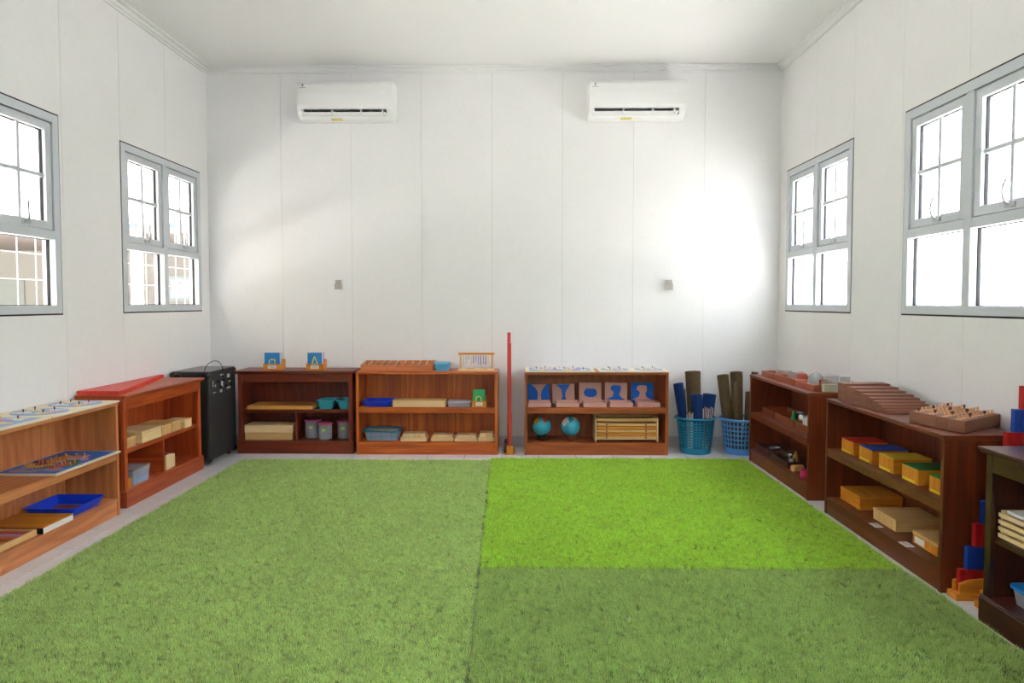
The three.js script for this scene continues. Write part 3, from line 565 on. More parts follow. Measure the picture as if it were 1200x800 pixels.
//@@ITEMS
// ---------------------------------------------------------------- on and in the dark reddish cabinet
cardBox('blue lowercase letter cards', -1.8085, 0.6855, 0.206, 0.15, 'a', M.cardBlue, 0.082, 0.058, [[M.paper, 'white'], [M.cardPink, 'pale pink']]);
cardBox('blue capital letter cards', -1.4545, 0.6855, 0.206, 0.142, 'A', M.cardBlue, 0.095, 0.06, [[M.paper, 'white'], [M.cardPurple, 'lilac']]);
{
  const g = 'stacked puzzle boards';
  for (let i = 0; i < 2; i++) {
    const o = thing('puzzle_board', i ? 'upper honey-brown puzzle board of the pair beside turquoise trays' : 'lower honey-brown puzzle board of the pair beside turquoise trays', 'board', [-1.742, 0.3625 + i * 0.0146, 0.155], 0, g);
    mesh('base', B(-0.272, 0.272, 0, 0.008, -0.125, 0.125, 0.001), M.honey, o);
    mesh('rim', [B(-0.272, 0.272, 0.008, 0.014, 0.105, 0.125, 0.001), B(-0.272, 0.272, 0.008, 0.014, -0.125, -0.105, 0.001), B(-0.272, -0.252, 0.008, 0.014, -0.105, 0.105, 0.001), B(0.252, 0.272, 0.008, 0.014, -0.105, 0.105, 0.001)], M.pale2, o);
    mesh('inset', B(-0.251, 0.251, 0.008, 0.0125, -0.104, 0.104, 0.001), M.honey, o);
  }
  single('plastic_tray', trayGeo(0.1, 0.16, 0.072, 0.022, 0.003, 0.006), M.teal, 'turquoise plastic tray next to the honey-brown puzzle boards', 'tray', [-1.375, 0.3625, 0.16], 0, 'turquoise trays');
  single('plastic_tray', trayGeo(0.07, 0.16, 0.072, 0.022, 0.003, 0.006), M.teal, 'turquoise plastic tray against the cabinet side', 'tray', [-1.224, 0.3625, 0.16], 0, 'turquoise trays');
  woodBox('lower pale wooden box of the pair under the puzzle boards', 0.395, 0.062, 0.19, M.pale2, M.pale2, [-1.844, 0.1045, 0.165], 0, 'pale boxes in the dark cabinet', 0.2);
  woodBox('upper pale wooden box of the pair under the puzzle boards', 0.403, 0.062, 0.19, M.pale, M.pale, [-1.844, 0.167, 0.165], 0, 'pale boxes in the dark cabinet', 0.2);
  const jar = (label, x, z, r, h) => {
    const o = thing('storage_jar', label, 'jar', [x, 0.1045, z], 0, 'jars with pink lids');
    mesh('body', lathe([[0, 0.0], [r * 0.9, 0], [r * 0.95, 0.006], [r, h - 0.014], [r - 0.003, h - 0.014], [r * 0.93 - 0.003, 0.006], [0, 0.004]], 32), M.clear, o);
    mesh('lid', lathe([[0, h], [r * 0.98, h], [r + 0.003, h - 0.003], [r + 0.003, h - 0.013], [0, h - 0.013]], 32), M.jarLid, o);
    mesh('contents', lathe([[0, 0.0045], [r * 0.86, 0.007], [r * 0.88, h * 0.5], [0, h * 0.58]], 20), plain(S(222, 218, 228), 0.9), o);
    part(mesh('sticker', clean(new THREE.CylinderGeometry(r + 0.0008, r + 0.0006, 0.022, 10, 1, true, -0.25, 0.5).translate(0, h * 0.6, 0)), plain(S(176, 196, 90), 0.7, { side: THREE.DoubleSide }), o), 'small yellow-green sticker');
  };
  jar('taller clear jar with pink lid beside the cabinet divider', -1.515, 0.125, 0.068, 0.156);
  jar('shorter clear jar with pink lid standing in front', -1.39, 0.195, 0.06, 0.138);
  jar('clear jar with pink lid tucked behind the cabinet stile', -1.24, 0.14, 0.066, 0.15);
}
// ---------------------------------------------------------------- on and in the orange-brown shelf
{
  const Y = 0.6805;
  const spindle = (label, x0, x1) => {
    const w = x1 - x0, d = 0.2, h = 0.052, t = 0.008, o = thing('spindle_box', label, 'box', [(x0 + x1) / 2, Y, 0.163], 0, 'compartment boxes on the shelf top');
    mesh('floor_board', B(-w / 2, w / 2, 0, 0.008, -d / 2, d / 2, 0.001), M.spindle, o);
    mesh('front_wall', B(-w / 2, w / 2, 0.008, h, d / 2 - t, d / 2, 0.001), M.spindle, o);
    mesh('back_wall', B(-w / 2, w / 2, 0.008, h + 0.02, -d / 2, -d / 2 + t, 0.001), M.spindle, o);
    for (let i = 0; i <= 5; i++) { const x = -w / 2 + ((w - t) * i) / 5; const g = extrude([[-d / 2 + t, 0.008], [d / 2 - t, 0.008], [d / 2 - t, h], [-d / 2 + t, h + 0.019]], t); turnY(g, -Math.PI / 2); mesh(i % 5 ? 'divider' : 'side_wall', uvBox(move(g, x + t, 0, 0), 2), M.knob, o); }
  };
  spindle('brown box of five compartments at the cabinet end', -1.075, -0.793);
  spindle('brown box of five compartments next to the small blue basket', -0.791, -0.478);
  const bb = thing('small_basket', 'small light blue lidded plastic basket by the bead frame', 'basket', [-0.405, Y, 0.2]);
  mesh('body', trayGeo(0.1, 0.11, 0.056, 0.012, 0.003, 0.005), M.sky, bb);
  mesh('lid', loft([rrect(0.134, 0.144, 0.02, 0.0565), rrect(0.134, 0.144, 0.02, 0.063), rrect(0.12, 0.13, 0.02, 0.068)]), M.sky, bb);
  // bead frame
  const f = thing('bead_frame', 'pale wooden hanging bead frame with coloured bead strings', 'bead frame', [-0.123, Y, 0.19]);
  mesh('base', B(-0.148, 0.148, 0, 0.016, -0.07, 0.07, 0.003), M.pale, f);
  for (const s of [-1, 1]) mesh('post', B(s * 0.132 - 0.007, s * 0.132 + 0.007, 0.016, 0.13, -0.008, 0.008, 0.002), M.pale2, f);
  mesh('top_bar', B(-0.15, 0.15, 0.13, 0.147, -0.012, 0.012, 0.003), M.honey, f);
  const cols = [S(206, 196, 180), S(190, 190, 196), S(150, 176, 160), S(226, 202, 90), S(92, 84, 190), S(150, 110, 170), S(120, 116, 180), S(60, 84, 150), S(150, 100, 60), S(60, 90, 150), S(236, 214, 120)];
  cols.forEach((c, i) => {
    const x = -0.105 + i * 0.0205, nb = [9, 8, 4, 9, 7, 6, 8, 9, 8, 9, 7][i], beads = [];
    for (let k = 0; k < nb; k++) beads.push(clean(new THREE.SphereGeometry(0.0044, 8, 6).translate(x, 0.121 - k * 0.0088, 0.014)));
    mesh('bead_string', beads, plain(c, 0.3), f);
  });
  mesh('tray_slot', [B(-0.09, -0.01, 0.0162, 0.0168, 0.02, 0.034, 0), B(0.03, 0.09, 0.0162, 0.0168, 0.02, 0.034, 0)], M.umber, f);
  // middle shelf
  const m = 0.3895;
  const tr = single('plastic_tray', trayGeo(0.205, 0.17, 0.045, 0.024, 0.003, 0.005), M.trayBlue, 'royal blue plastic tray holding a brown disc', 'tray', [-0.94, m, 0.195]);
  single('wooden_disc', lathe([[0, 0], [0.045, 0], [0.047, 0.003], [0.047, 0.008], [0.04, 0.012], [0, 0.012]], 28), M.redwood, 'brown wooden disc lying in the royal blue tray', 'disc', [-0.96, m + 0.0035, 0.19]);
  woodBox('long pale wooden box on the shelf above the block trays', 0.432, 0.058, 0.12, M.pale, M.pale2, [-0.587, m, 0.248], 0, null, 0.12);
  const pu = thing('plastic_box', 'translucent lilac plastic box beside the long pale box', 'box', [-0.259, m, 0.25]);
  mesh('body', loft([rrect(0.18, 0.1, 0.012, 0), rrect(0.19, 0.11, 0.012, 0.033), rrect(0.184, 0.104, 0.012, 0.033), rrect(0.174, 0.094, 0.01, 0.003)]), M.frosted, pu);
  mesh('lid', loft([rrect(0.196, 0.116, 0.014, 0.0335), rrect(0.196, 0.116, 0.014, 0.043), rrect(0.17, 0.09, 0.014, 0.051)]), plain(S(196, 186, 204), 0.4), pu);
  cardBox('green arch letter cards', -0.094, m, 0.26, 0.118, 'n', M.cardGreen, 0.075, 0.06, [[M.green, 'darker green']]);
  // bottom shelf
  const by = 0.1005, bx = thing('plastic_basket', 'teal plastic basket filled with pale yellow cards', 'basket', [-0.908, by, 0.165]);
  mesh('body', loft([rrect(0.25, 0.15, 0.012, 0), rrect(0.285, 0.19, 0.02, 0.07), rrect(0.279, 0.184, 0.02, 0.07), rrect(0.244, 0.144, 0.01, 0.003)]), M.clearBlue, bx);
  mesh('rim', loft([rrect(0.285, 0.19, 0.02, 0.068), rrect(0.32, 0.222, 0.03, 0.078), rrect(0.32, 0.222, 0.03, 0.084), rrect(0.278, 0.184, 0.02, 0.082), rrect(0.278, 0.184, 0.02, 0.07)], false, false), M.tealDark, bx);
  mesh('rib', [-0.085, 0, 0.085].flatMap((x) => [B(x - 0.003, x + 0.003, 0.002, 0.07, -0.002, 0.002, 0.001).rotateX(0.27).translate(0, 0, 0.0765)]).concat([B(-0.132, 0.132, 0.03, 0.035, 0.0815, 0.0845, 0.001)]), M.teal, bx);
  for (let i = 0; i < 3; i++) single('card_stack', B(-0.036, 0.036, 0, 0.07, -0.045, 0.045, 0.002), plain(S(232, 216, 150), 0.8), 'stack of pale yellow cards inside the teal basket', 'cards', [-0.985 + i * 0.077, by + 0.0035, 0.163], 0, 'card stacks in the teal basket');
  [['first block tray next to the teal basket, with dotted blocks', -0.746, -0.532, 0.034, 4, 0.06], ['second block tray from the teal basket', -0.496, -0.308, 0.03, 3, 0.05], ['third block tray from the teal basket', -0.299, -0.113, 0.03, 3, 0.05], ['last block tray against the shelf side, with taller blocks', -0.106, 0.03, 0.034, 2, 0.066]].forEach(([label, a, b, h, nb, hb]) => {
    const w = b - a, d = 0.15, o = openBox('block_tray', 'pale wooden ' + label, w, h, d, M.pale, [(a + b) / 2, by, 0.2], 0, 'block trays');
    for (let i = 0; i < nb; i++) { const x0 = -w / 2 + 0.012 + ((w - 0.024) / nb) * i; single('wooden_block', B(0.0008, (w - 0.024) / nb - 0.0008, 0, hb - 0.007, -0.055, 0.05, 0.002), M.pale, 'pale wooden block lying in the ' + label.split(/,| next/)[0].replace('last', 'outermost'), 'block', [(a + b) / 2 + x0, by + 0.0065, 0.198], 0, 'blocks in block trays'); }
  });
}
// ---------------------------------------------------------------- red rods in their stand
{
  const o = thing('rod_stand', 'honey wooden stand gripping upright red rods on the floor', 'stand', [0.153, 0.0005, 0.2]);
  mesh('base', B(-0.046, 0.046, 0, 0.008, -0.13, 0.12, 0.002), M.honey, o);
  mesh('block', B(-0.022, 0.03, 0.008, 0.072, 0.09, 0.115, 0.002), M.honey, o);
  mesh('block', B(-0.046, -0.023, 0.008, 0.085, -0.12, 0.07, 0.002), M.umber, o);
  const rod = (label, x, z, h, m, w = 0.028) => single('red_rod', B(-w / 2, w / 2, 0, h, -w / 2, w / 2, 0.0015), m, label, 'rod', [x, 0.0095, z], 0, 'upright rods in the floor stand');
  rod('shortest upright red rod in the floor stand', 0.158, 0.27, 0.335, M.redRod);
  rod('upright red rod of middle height in the floor stand', 0.153, 0.2, 0.9, M.redRod);
  rod('tallest upright red rod in the floor stand', 0.147, 0.15, 0.985, M.redRod);
  rod('short dark brown rod behind the red rods in the floor stand', 0.144, 0.232, 0.24, M.umber, 0.02);
}
// ---------------------------------------------------------------- on and in the globe shelf
{
  mapPuzzle('pale map puzzle with many knobs above the isthmus and strait trays', 0.57, 0.32, 'pale', [0.568, 0.6785, 0.174], 0, 2);
  mapPuzzle('pale two-hemisphere map puzzle above the landform trays by the baskets', 0.565, 0.32, 'hemispheres', [1.168, 0.6785, 0.174], 0, 3);
  const m = 0.3895, xs = [[0.307, 0.494], [0.536, 0.723], [0.76, 0.947], [0.977, 1.163], [1.203, 1.388]], names = ['isthmus', 'strait', 'lake', 'gulf', 'peninsula'];
  const head = [[0.28, 0.82], [0.42, 0.88], [0.68, 0.87], [0.72, 0.78], [0.71, 0.56], [0.64, 0.36], [0.72, 0.18], [0.92, 0.06], [0.92, 0.03], [0.06, 0.03], [0.08, 0.06], [0.34, 0.2], [0.4, 0.42], [0.38, 0.5], [0.24, 0.62]];
  const sil = {
    isthmus: [[0.16, 1], [0.86, 1], [0.74, 0.82], [0.64, 0.58], [0.6, 0.35], [0.62, 0], [0.44, 0], [0.47, 0.3], [0.45, 0.55], [0.36, 0.78], [0.26, 0.88]],
    strait: [[0.16, 1], [0.8, 1], [0.74, 0.82], [0.63, 0.62], [0.58, 0.4], [0.58, 0.2], [0.62, 0.04], [0.38, 0.04], [0.46, 0.26], [0.42, 0.5], [0.42, 0.66], [0.3, 0.84]],
    lake: [[0.2, 0.42], [0.26, 0.6], [0.34, 0.68], [0.66, 0.68], [0.78, 0.6], [0.82, 0.42], [0.76, 0.26], [0.64, 0.18], [0.4, 0.18], [0.26, 0.26]],
    gulf: head, peninsula: head,
  };
  xs.forEach(([a, b], i) => {
    const w = b - a, d = 0.17, x = (a + b) / 2, inv = i === 0 || i === 4, tilt = [0, 0.02, -0.01, -0.03, -0.02][i];
    openBox('landform_tray', 'salmon pink landform tray in front of the ' + names[i] + ' panel', w, 0.036, d, M.pink, [x, m, 0.206], 0, 'landform trays', 0.01);
    const lw = 0.188, lh = 0.175 - (i < 2 ? 0.012 : 0), o = thing('landform_picture', inv ? 'blue landform panel with pink ' + names[i] + ' shape' : 'pink landform panel with blue ' + names[i] + ' shape', 'panel', [x - 0.012 - [-0.008, 0.008, 0.008, 0.008, 0.012][i], m + 0.004, 0.098], 0, 'landform panels');
    const mm = mesh('board', B(-lw / 2, lw / 2, 0, lh, -0.008, 0, 0.0015), inv ? M.blue : M.pink, o); mm.rotation.set(-0.2, 0, tilt);
    mesh('silhouette', extrude(sil[names[i]].map(([p, q]) => [(p - 0.5) * lw * 0.985, 0.002 + (0.14 + 0.85 * q) * (lh - 0.004)]), 0.0012).translate(0, 0, 0.0002), inv ? M.pink : M.blue, mm);
  });
  const gtex = (blobs) => {
    const c = document.createElement('canvas'); c.width = 512; c.height = 256; const g = c.getContext('2d'); g.fillStyle = 'rgb(40,166,196)'; g.fillRect(0, 0, 512, 256); let q = 5; const r = () => { q = (q * 1664525 + 1013904223) >>> 0; return q / 4294967296; };
    for (const [col, u, v, rx, ry] of blobs) { g.fillStyle = col; for (let k = 0; k < 26; k++) { g.beginPath(); g.ellipse(u * 512 + (r() - 0.5) * rx * 512, v * 256 + (r() - 0.5) * ry * 256, (0.25 + 0.25 * r()) * rx * 512, (0.25 + 0.25 * r()) * ry * 256, r() * 3, 0, 7); g.fill(); } }
    const t = new THREE.CanvasTexture(c); t.colorSpace = THREE.SRGBColorSpace; return t;
  };
  const globe = (label, x, z, r, blobs, y0) => {
    const o = thing('globe', label, 'globe', [x, 0.1005, z]);
    mesh('stand', lathe([[0, 0], [0.036, 0], [0.042, 0.006], [0.046, 0.04], [0.04, 0.046], [0, 0.038]], 24), M.umber, o);
    const ball = mesh('ball', clean(new THREE.SphereGeometry(r, 40, 24)), plain(0xffffff, 0.12, { map: gtex(blobs), clearcoat: 0.6 }), o); ball.position.y = y0 + r; ball.rotation.y = -Math.PI / 2;
  };
  // u = 0.5 faces the room after the turn
  globe('glossy teal globe with yellow and red land near its top', 0.42, 0.21, 0.08, [['rgb(232,192,40)', 0.36, 0.24, 0.1, 0.16], ['rgb(214,86,70)', 0.62, 0.17, 0.14, 0.12]], 0.038);
  globe('glossy teal globe with white and green land near its top', 0.661, 0.21, 0.081, [['rgb(232,236,232)', 0.36, 0.27, 0.13, 0.2], ['rgb(30,128,140)', 0.54, 0.12, 0.16, 0.14], ['rgb(228,232,228)', 0.64, 0.16, 0.1, 0.12], ['rgb(238,238,232)', 0.4, 0.84, 0.07, 0.07]], 0.038);
  // rack of stacked frames
  const rk = thing('frame_rack', 'pale wooden rack holding stacked honey wooden frames', 'rack', [1.114, 0.1005, 0.18]);
  const rw = 0.258, d = 0.11;
  for (const s of [-1, 1]) mesh('side_panel', B(s * rw, s * (rw - 0.011), 0, 0.198, -d, d, 0.002), M.pale, rk);
  mesh('top_rail', B(-rw + 0.011, rw - 0.011, 0.172, 0.196, d - 0.012, d, 0.002), M.pale2, rk);
  mesh('top_rail', B(-rw + 0.011, rw - 0.011, 0.172, 0.196, -d, -d + 0.012, 0.002), M.pale2, rk);
  mesh('bottom_rail', B(-rw + 0.011, rw - 0.011, 0.022, 0.028, -d, d, 0.001), M.pale, rk);
  for (let i = 0; i < 5; i++) {
    const y = 0.1005 + 0.0285 + i * 0.0262, fr = thing('dressing_board', ['lowest', 'second lowest', 'middle', 'second highest', 'topmost'][i] + ' honey wooden dressing frame stacked in the pale rack', 'dressing frame', [1.114, y, 0.18], 0, 'frames in the rack'), w = rw - 0.014;
    const h = 0.0215;
    mesh('rail', B(-w, w, 0, h, d - 0.026, d - 0.002, 0.003), i % 2 ? M.honey : M.pale2, fr); mesh('rail', B(-w, w, 0, h, -d + 0.002, -d + 0.026, 0.003), M.honey, fr);
    for (const s of [-1, 1]) mesh('stile', B(s * w, s * (w - 0.026), 0, h, -d + 0.026, d - 0.026, 0.002), M.honey, fr);
    mesh('strap', [B(-0.17, -0.156, 0.004, h - 0.004, d - 0.0022, d - 0.001, 0), B(0.15, 0.164, 0.004, h - 0.004, d - 0.0022, d - 0.001, 0)], M.rust, fr);
  }
}
// ---------------------------------------------------------------- laundry baskets with rolled mats and sticks
{
  function basket(label, x, z, mat, rows, cols, r0, r1, h) {
    const o = thing('laundry_basket', label, 'basket', [x, 0.0005, z]), rad = (y) => r0 + (r1 - r0) * (y / h), yb = 0.05, yt = h - 0.022;
    mesh('base_band', lathe([[0, 0.006], [r0 - 0.004, 0.006], [r0 - 0.004, 0], [r0, 0], [rad(yb), yb], [rad(yb) - 0.004, yb], [r0 - 0.004, 0.01], [0, 0.01]], 48), mat, o);
    mesh('rim', lathe([[rad(yt) - 0.003, yt], [rad(yt) + 0.002, yt], [r1 + 0.012, h - 0.012], [r1 + 0.014, h - 0.004], [r1 + 0.008, h], [r1 - 0.004, h], [rad(yt) - 0.003, yt]], 48), mat, o);
    const parts = [];
    for (let i = 0; i < cols; i++) { const a = (i / cols) * Math.PI * 2, l = yt - yb, g = new THREE.BoxGeometry(0.0095, l + 0.004, 0.003).rotateX(Math.atan2(rad(yt) - rad(yb), l)).translate(0, (yb + yt) / 2, (rad(yb) + rad(yt)) / 2 - 0.002); parts.push(clean(g.rotateY(a))); }
    for (let k = 1; k < rows; k++) { const y = yb + ((yt - yb) * k) / rows, r = rad(y); parts.push(lathe([[r - 0.0035, y - 0.0055], [r, y - 0.0055], [r + 0.0002, y + 0.0055], [r - 0.0035, y + 0.0055], [r - 0.0035, y - 0.0055]], 48)); }
    mesh('lattice', parts, mat, o);
    for (const s of [-1, 1]) mesh('handle', B(s * (r1 + 0.008), s * (r1 + 0.02), h - 0.014, h - 0.004, -0.03, 0.03, 0.003), mat, o);
    return o;
  }
  basket('teal slatted laundry basket with blue rolls and sticks', 1.7, 0.188, M.basketTeal, 10, 34, 0.124, 0.156, 0.3);
  basket('light blue slatted laundry basket with only brown rolls', 2.066, 0.2, M.basketBlue, 6, 30, 0.124, 0.158, 0.295);
  // a rolled mat: a spiral sheet, stood on its end and leant
  function roll(label, mat, top, foot, r, group, turns = 2.6, r1 = r * 1.18) {   // looser towards the top
    const a = V3(...foot), b = V3(...top), len = a.distanceTo(b), th = 0.0045, N = 56, pos = [], P = (...v) => v.forEach((e) => pos.push(...e)), ring = [];
    for (let i = 0; i <= N; i++) { const t = i / N, ang = t * turns * Math.PI * 2, ro = r - (1 - t) * turns * th * 1.7; ring.push([ang, ro]); }
    const pt = (i, inner, y) => { const [ang, rb] = ring[i], ro = rb + (r1 - r) * (y / len), q = inner ? ro - th : ro; return [q * Math.cos(ang), y, -q * Math.sin(ang)]; };
    for (let i = 0; i < N; i++) { const o0 = pt(i, 0, 0), o1 = pt(i + 1, 0, 0), u0 = pt(i, 0, len), u1 = pt(i + 1, 0, len), i0 = pt(i, 1, 0), i1 = pt(i + 1, 1, 0), v0 = pt(i, 1, len), v1 = pt(i + 1, 1, len);
      P(o0, o1, u1, o0, u1, u0, i1, i0, v0, i1, v0, v1, u0, u1, v1, u0, v1, v0, o1, o0, i0, o1, i0, i1); }
    for (const i of [0, N]) P(pt(i, 0, 0), pt(i, 0, len), pt(i, 1, len), pt(i, 0, 0), pt(i, 1, len), pt(i, 1, 0));
    let g = new THREE.BufferGeometry(); g.setAttribute('position', new THREE.Float32BufferAttribute(pos, 3)); g = toCreasedNormals(g, 0.6); g = uvBox(g, 1);
    const o = single('rolled_mat', g, mat, label, 'rolled mat', foot, 0, group); o.quaternion.setFromUnitVectors(V3(0, 1, 0), b.sub(a).normalize());
  }
  const g1 = 'rolled mats in the teal basket', g2 = 'rolled mats in the light blue basket', fy = 0.017;
  roll('blue rolled mat leaning out over the teal basket rim', M.fabricBlue, [1.552, 0.575, 0.2], [1.634, fy + 0.003, 0.2], 0.034, g1, 2.6, 0.044);
  roll('thick tall brown rolled mat at the back of the teal basket', M.fabricBrown, [1.69, 0.667, 0.105], [1.718, fy, 0.118], 0.05, g1, 3, 0.066);
  roll('short thin brown rolled mat beside the leaning blue roll', M.fabricBrown, [1.603, 0.517, 0.125], [1.638, fy, 0.13], 0.02, g1, 2.2, 0.026);
  roll('blue rolled mat standing upright in the middle of the teal basket', M.fabricBlue, [1.692, 0.487, 0.25], [1.7, fy, 0.258], 0.04, g1, 2.6, 0.05);
  roll('blue rolled mat leaning towards the light blue basket', M.fabricBlue, [1.812, 0.485, 0.2], [1.77, fy, 0.2], 0.043, g1, 2.6, 0.057);
  roll('brown rolled mat next to the teal basket side', M.fabricBrown, [1.918, 0.645, 0.2], [1.995, fy, 0.2], 0.042, g2);
  roll('thin brown rolled mat between two thicker brown rolls', M.fabricBrown, [1.99, 0.602, 0.275], [2.035, fy, 0.27], 0.026, g2);
  roll('tall thick brown rolled mat behind the thin brown roll', M.fabricBrown, [2.045, 0.665, 0.15], [2.075, fy, 0.13], 0.045, g2);
  roll('short brown rolled mat beside the tall thick one', M.fabricBrown, [2.122, 0.513, 0.26], [2.1, fy, 0.262], 0.03, g2);
  roll('brown rolled mat leaning behind the shelf of glass jars', M.fabricBrown, [2.19, 0.668, 0.18], [2.135, fy, 0.185], 0.026, g2);
  const stick = (x, z, top, bx, bz, c, label, group) => { const a = V3(bx, 0.0125, bz), b = V3(x, top, z), o = single('stick', cyl(0.0038, 0.0038, a.distanceTo(b), 0, 0, 0, 8), c, label, 'stick', [bx, 0.0125, bz], 0, group); o.quaternion.setFromUnitVectors(V3(0, 1, 0), b.sub(a).normalize()); };
  const ivory = plain(S(232, 220, 206), 0.7), rose = plain(S(206, 158, 140), 0.7);
  for (let i = 0; i < 5; i++) stick(1.602 + i * 0.012, 0.295, 0.335 + (i % 3) * 0.01, 1.618 + i * 0.008, 0.264 + (i % 2) * 0.004 + i * 0.001, i === 1 ? rose : ivory, 'thin pale stick in the shorter bundle of the teal basket', 'shorter stick bundle');
  for (let i = 0; i < 6; i++) stick(1.737 + i * 0.0155, 0.288, 0.378 + ((i * 2) % 3) * 0.008, 1.743 + i * 0.0078, 0.272 - i * 0.003, i % 3 === 1 ? rose : ivory, 'thin pale stick in the taller bundle of the teal basket', 'taller stick bundle');
}
// ---------------------------------------------------------------- black loudspeaker in the corner
{
  const o = thing('loudspeaker', 'black wheeled loudspeaker cabinet standing in the room corner', 'speaker', [-2.262, 0.0005, 0.5]), hx = 0.145, hz = 0.245;
  mesh('cabinet', B(-hx, hx, 0.035, 0.715, -hz, hz, 0.006), plain(S(34, 37, 42), 0.5), o);
  mesh('front_grille', B(-hx + 0.012, hx - 0.012, 0.06, 0.69, hz, hz + 0.006, 0.002), plain(S(10, 10, 11), 0.7), o);
  mesh('top_plate', B(-hx + 0.004, hx - 0.004, 0.715, 0.719, -hz + 0.004, hz - 0.004, 0.001), plain(S(92, 88, 86), 0.35), o);
  for (const sx of [-1, 1]) for (const sz of [-1, 1]) for (const y of [0.045, 0.69]) mesh('corner_cap', clean(new THREE.SphereGeometry(0.026, 12, 8).scale(1, 1, 1).translate(sx * (hx - 0.014), y, sz * (hz - 0.014))), M.black, o);
  mesh('tweeter_ring', clean(new THREE.TorusGeometry(0.03, 0.006, 8, 20).translate(-hx + 0.05, 0.675, hz + 0.008)), plain(S(44, 44, 46), 0.4), o);
  for (const sx of [-1, 1]) for (const sz of [-1, 1]) mesh('caster', [cyl(0.02, 0.02, 0.022, 0, 0, 0, 14).rotateZ(Math.PI / 2).translate(sx * 0.1 + 0.011, 0.02, sz * 0.19), B(sx * 0.1 - 0.014, sx * 0.1 + 0.014, 0.028, 0.036, sz * 0.19 - 0.016, sz * 0.19 + 0.016, 0.002)], M.black, o);
  const pn = mesh('control_panel', B(hx, hx + 0.003, 0.52, 0.7, -hz + 0.03, hz - 0.02, 0.001), plain(S(40, 42, 44), 0.5), o);
  const lab = plain(S(214, 214, 212), 0.7);
  const T = hx + 0.003;
  [[0.18, 0.62, 0.012, 0.05], [0.14, 0.6, 0.02, 0.018], [0.02, 0.6, 0.035, 0.05], [0.02, 0.675, 0.06, 0.012], [-0.1, 0.655, 0.05, 0.03], [-0.12, 0.61, 0.035, 0.012], [-0.1, 0.56, 0.07, 0.018], [0.04, 0.55, 0.04, 0.022], [0.16, 0.55, 0.05, 0.006]].forEach(([z, y, w, h]) => mesh('printed_label', B(T, T + 0.0006, y - h / 2, y + h / 2, z - w / 2, z + w / 2, 0), lab, pn));
  for (let i = 0; i < 6; i++) { const k = mesh('dial', clean(new THREE.CylinderGeometry(0.009, 0.011, 0.014, 12).rotateZ(-Math.PI / 2)), M.black, pn); k.position.set(T + 0.007, 0.63 - (i % 2) * 0.05, 0.1 - i * 0.05); }
  const c = new THREE.CatmullRomCurve3([V3(-2.155, 0.7225, 0.735), V3(-2.15, 0.76, 0.71), V3(-2.13, 0.79, 0.66), V3(-2.105, 0.785, 0.6), V3(-2.09, 0.74, 0.57), V3(-2.095, 0.66, 0.56)]);
  single('power_cable', clean(new THREE.TubeGeometry(c, 40, 0.0028, 7)), M.black, 'thin black cable looping over the loudspeaker top', 'cable');
}
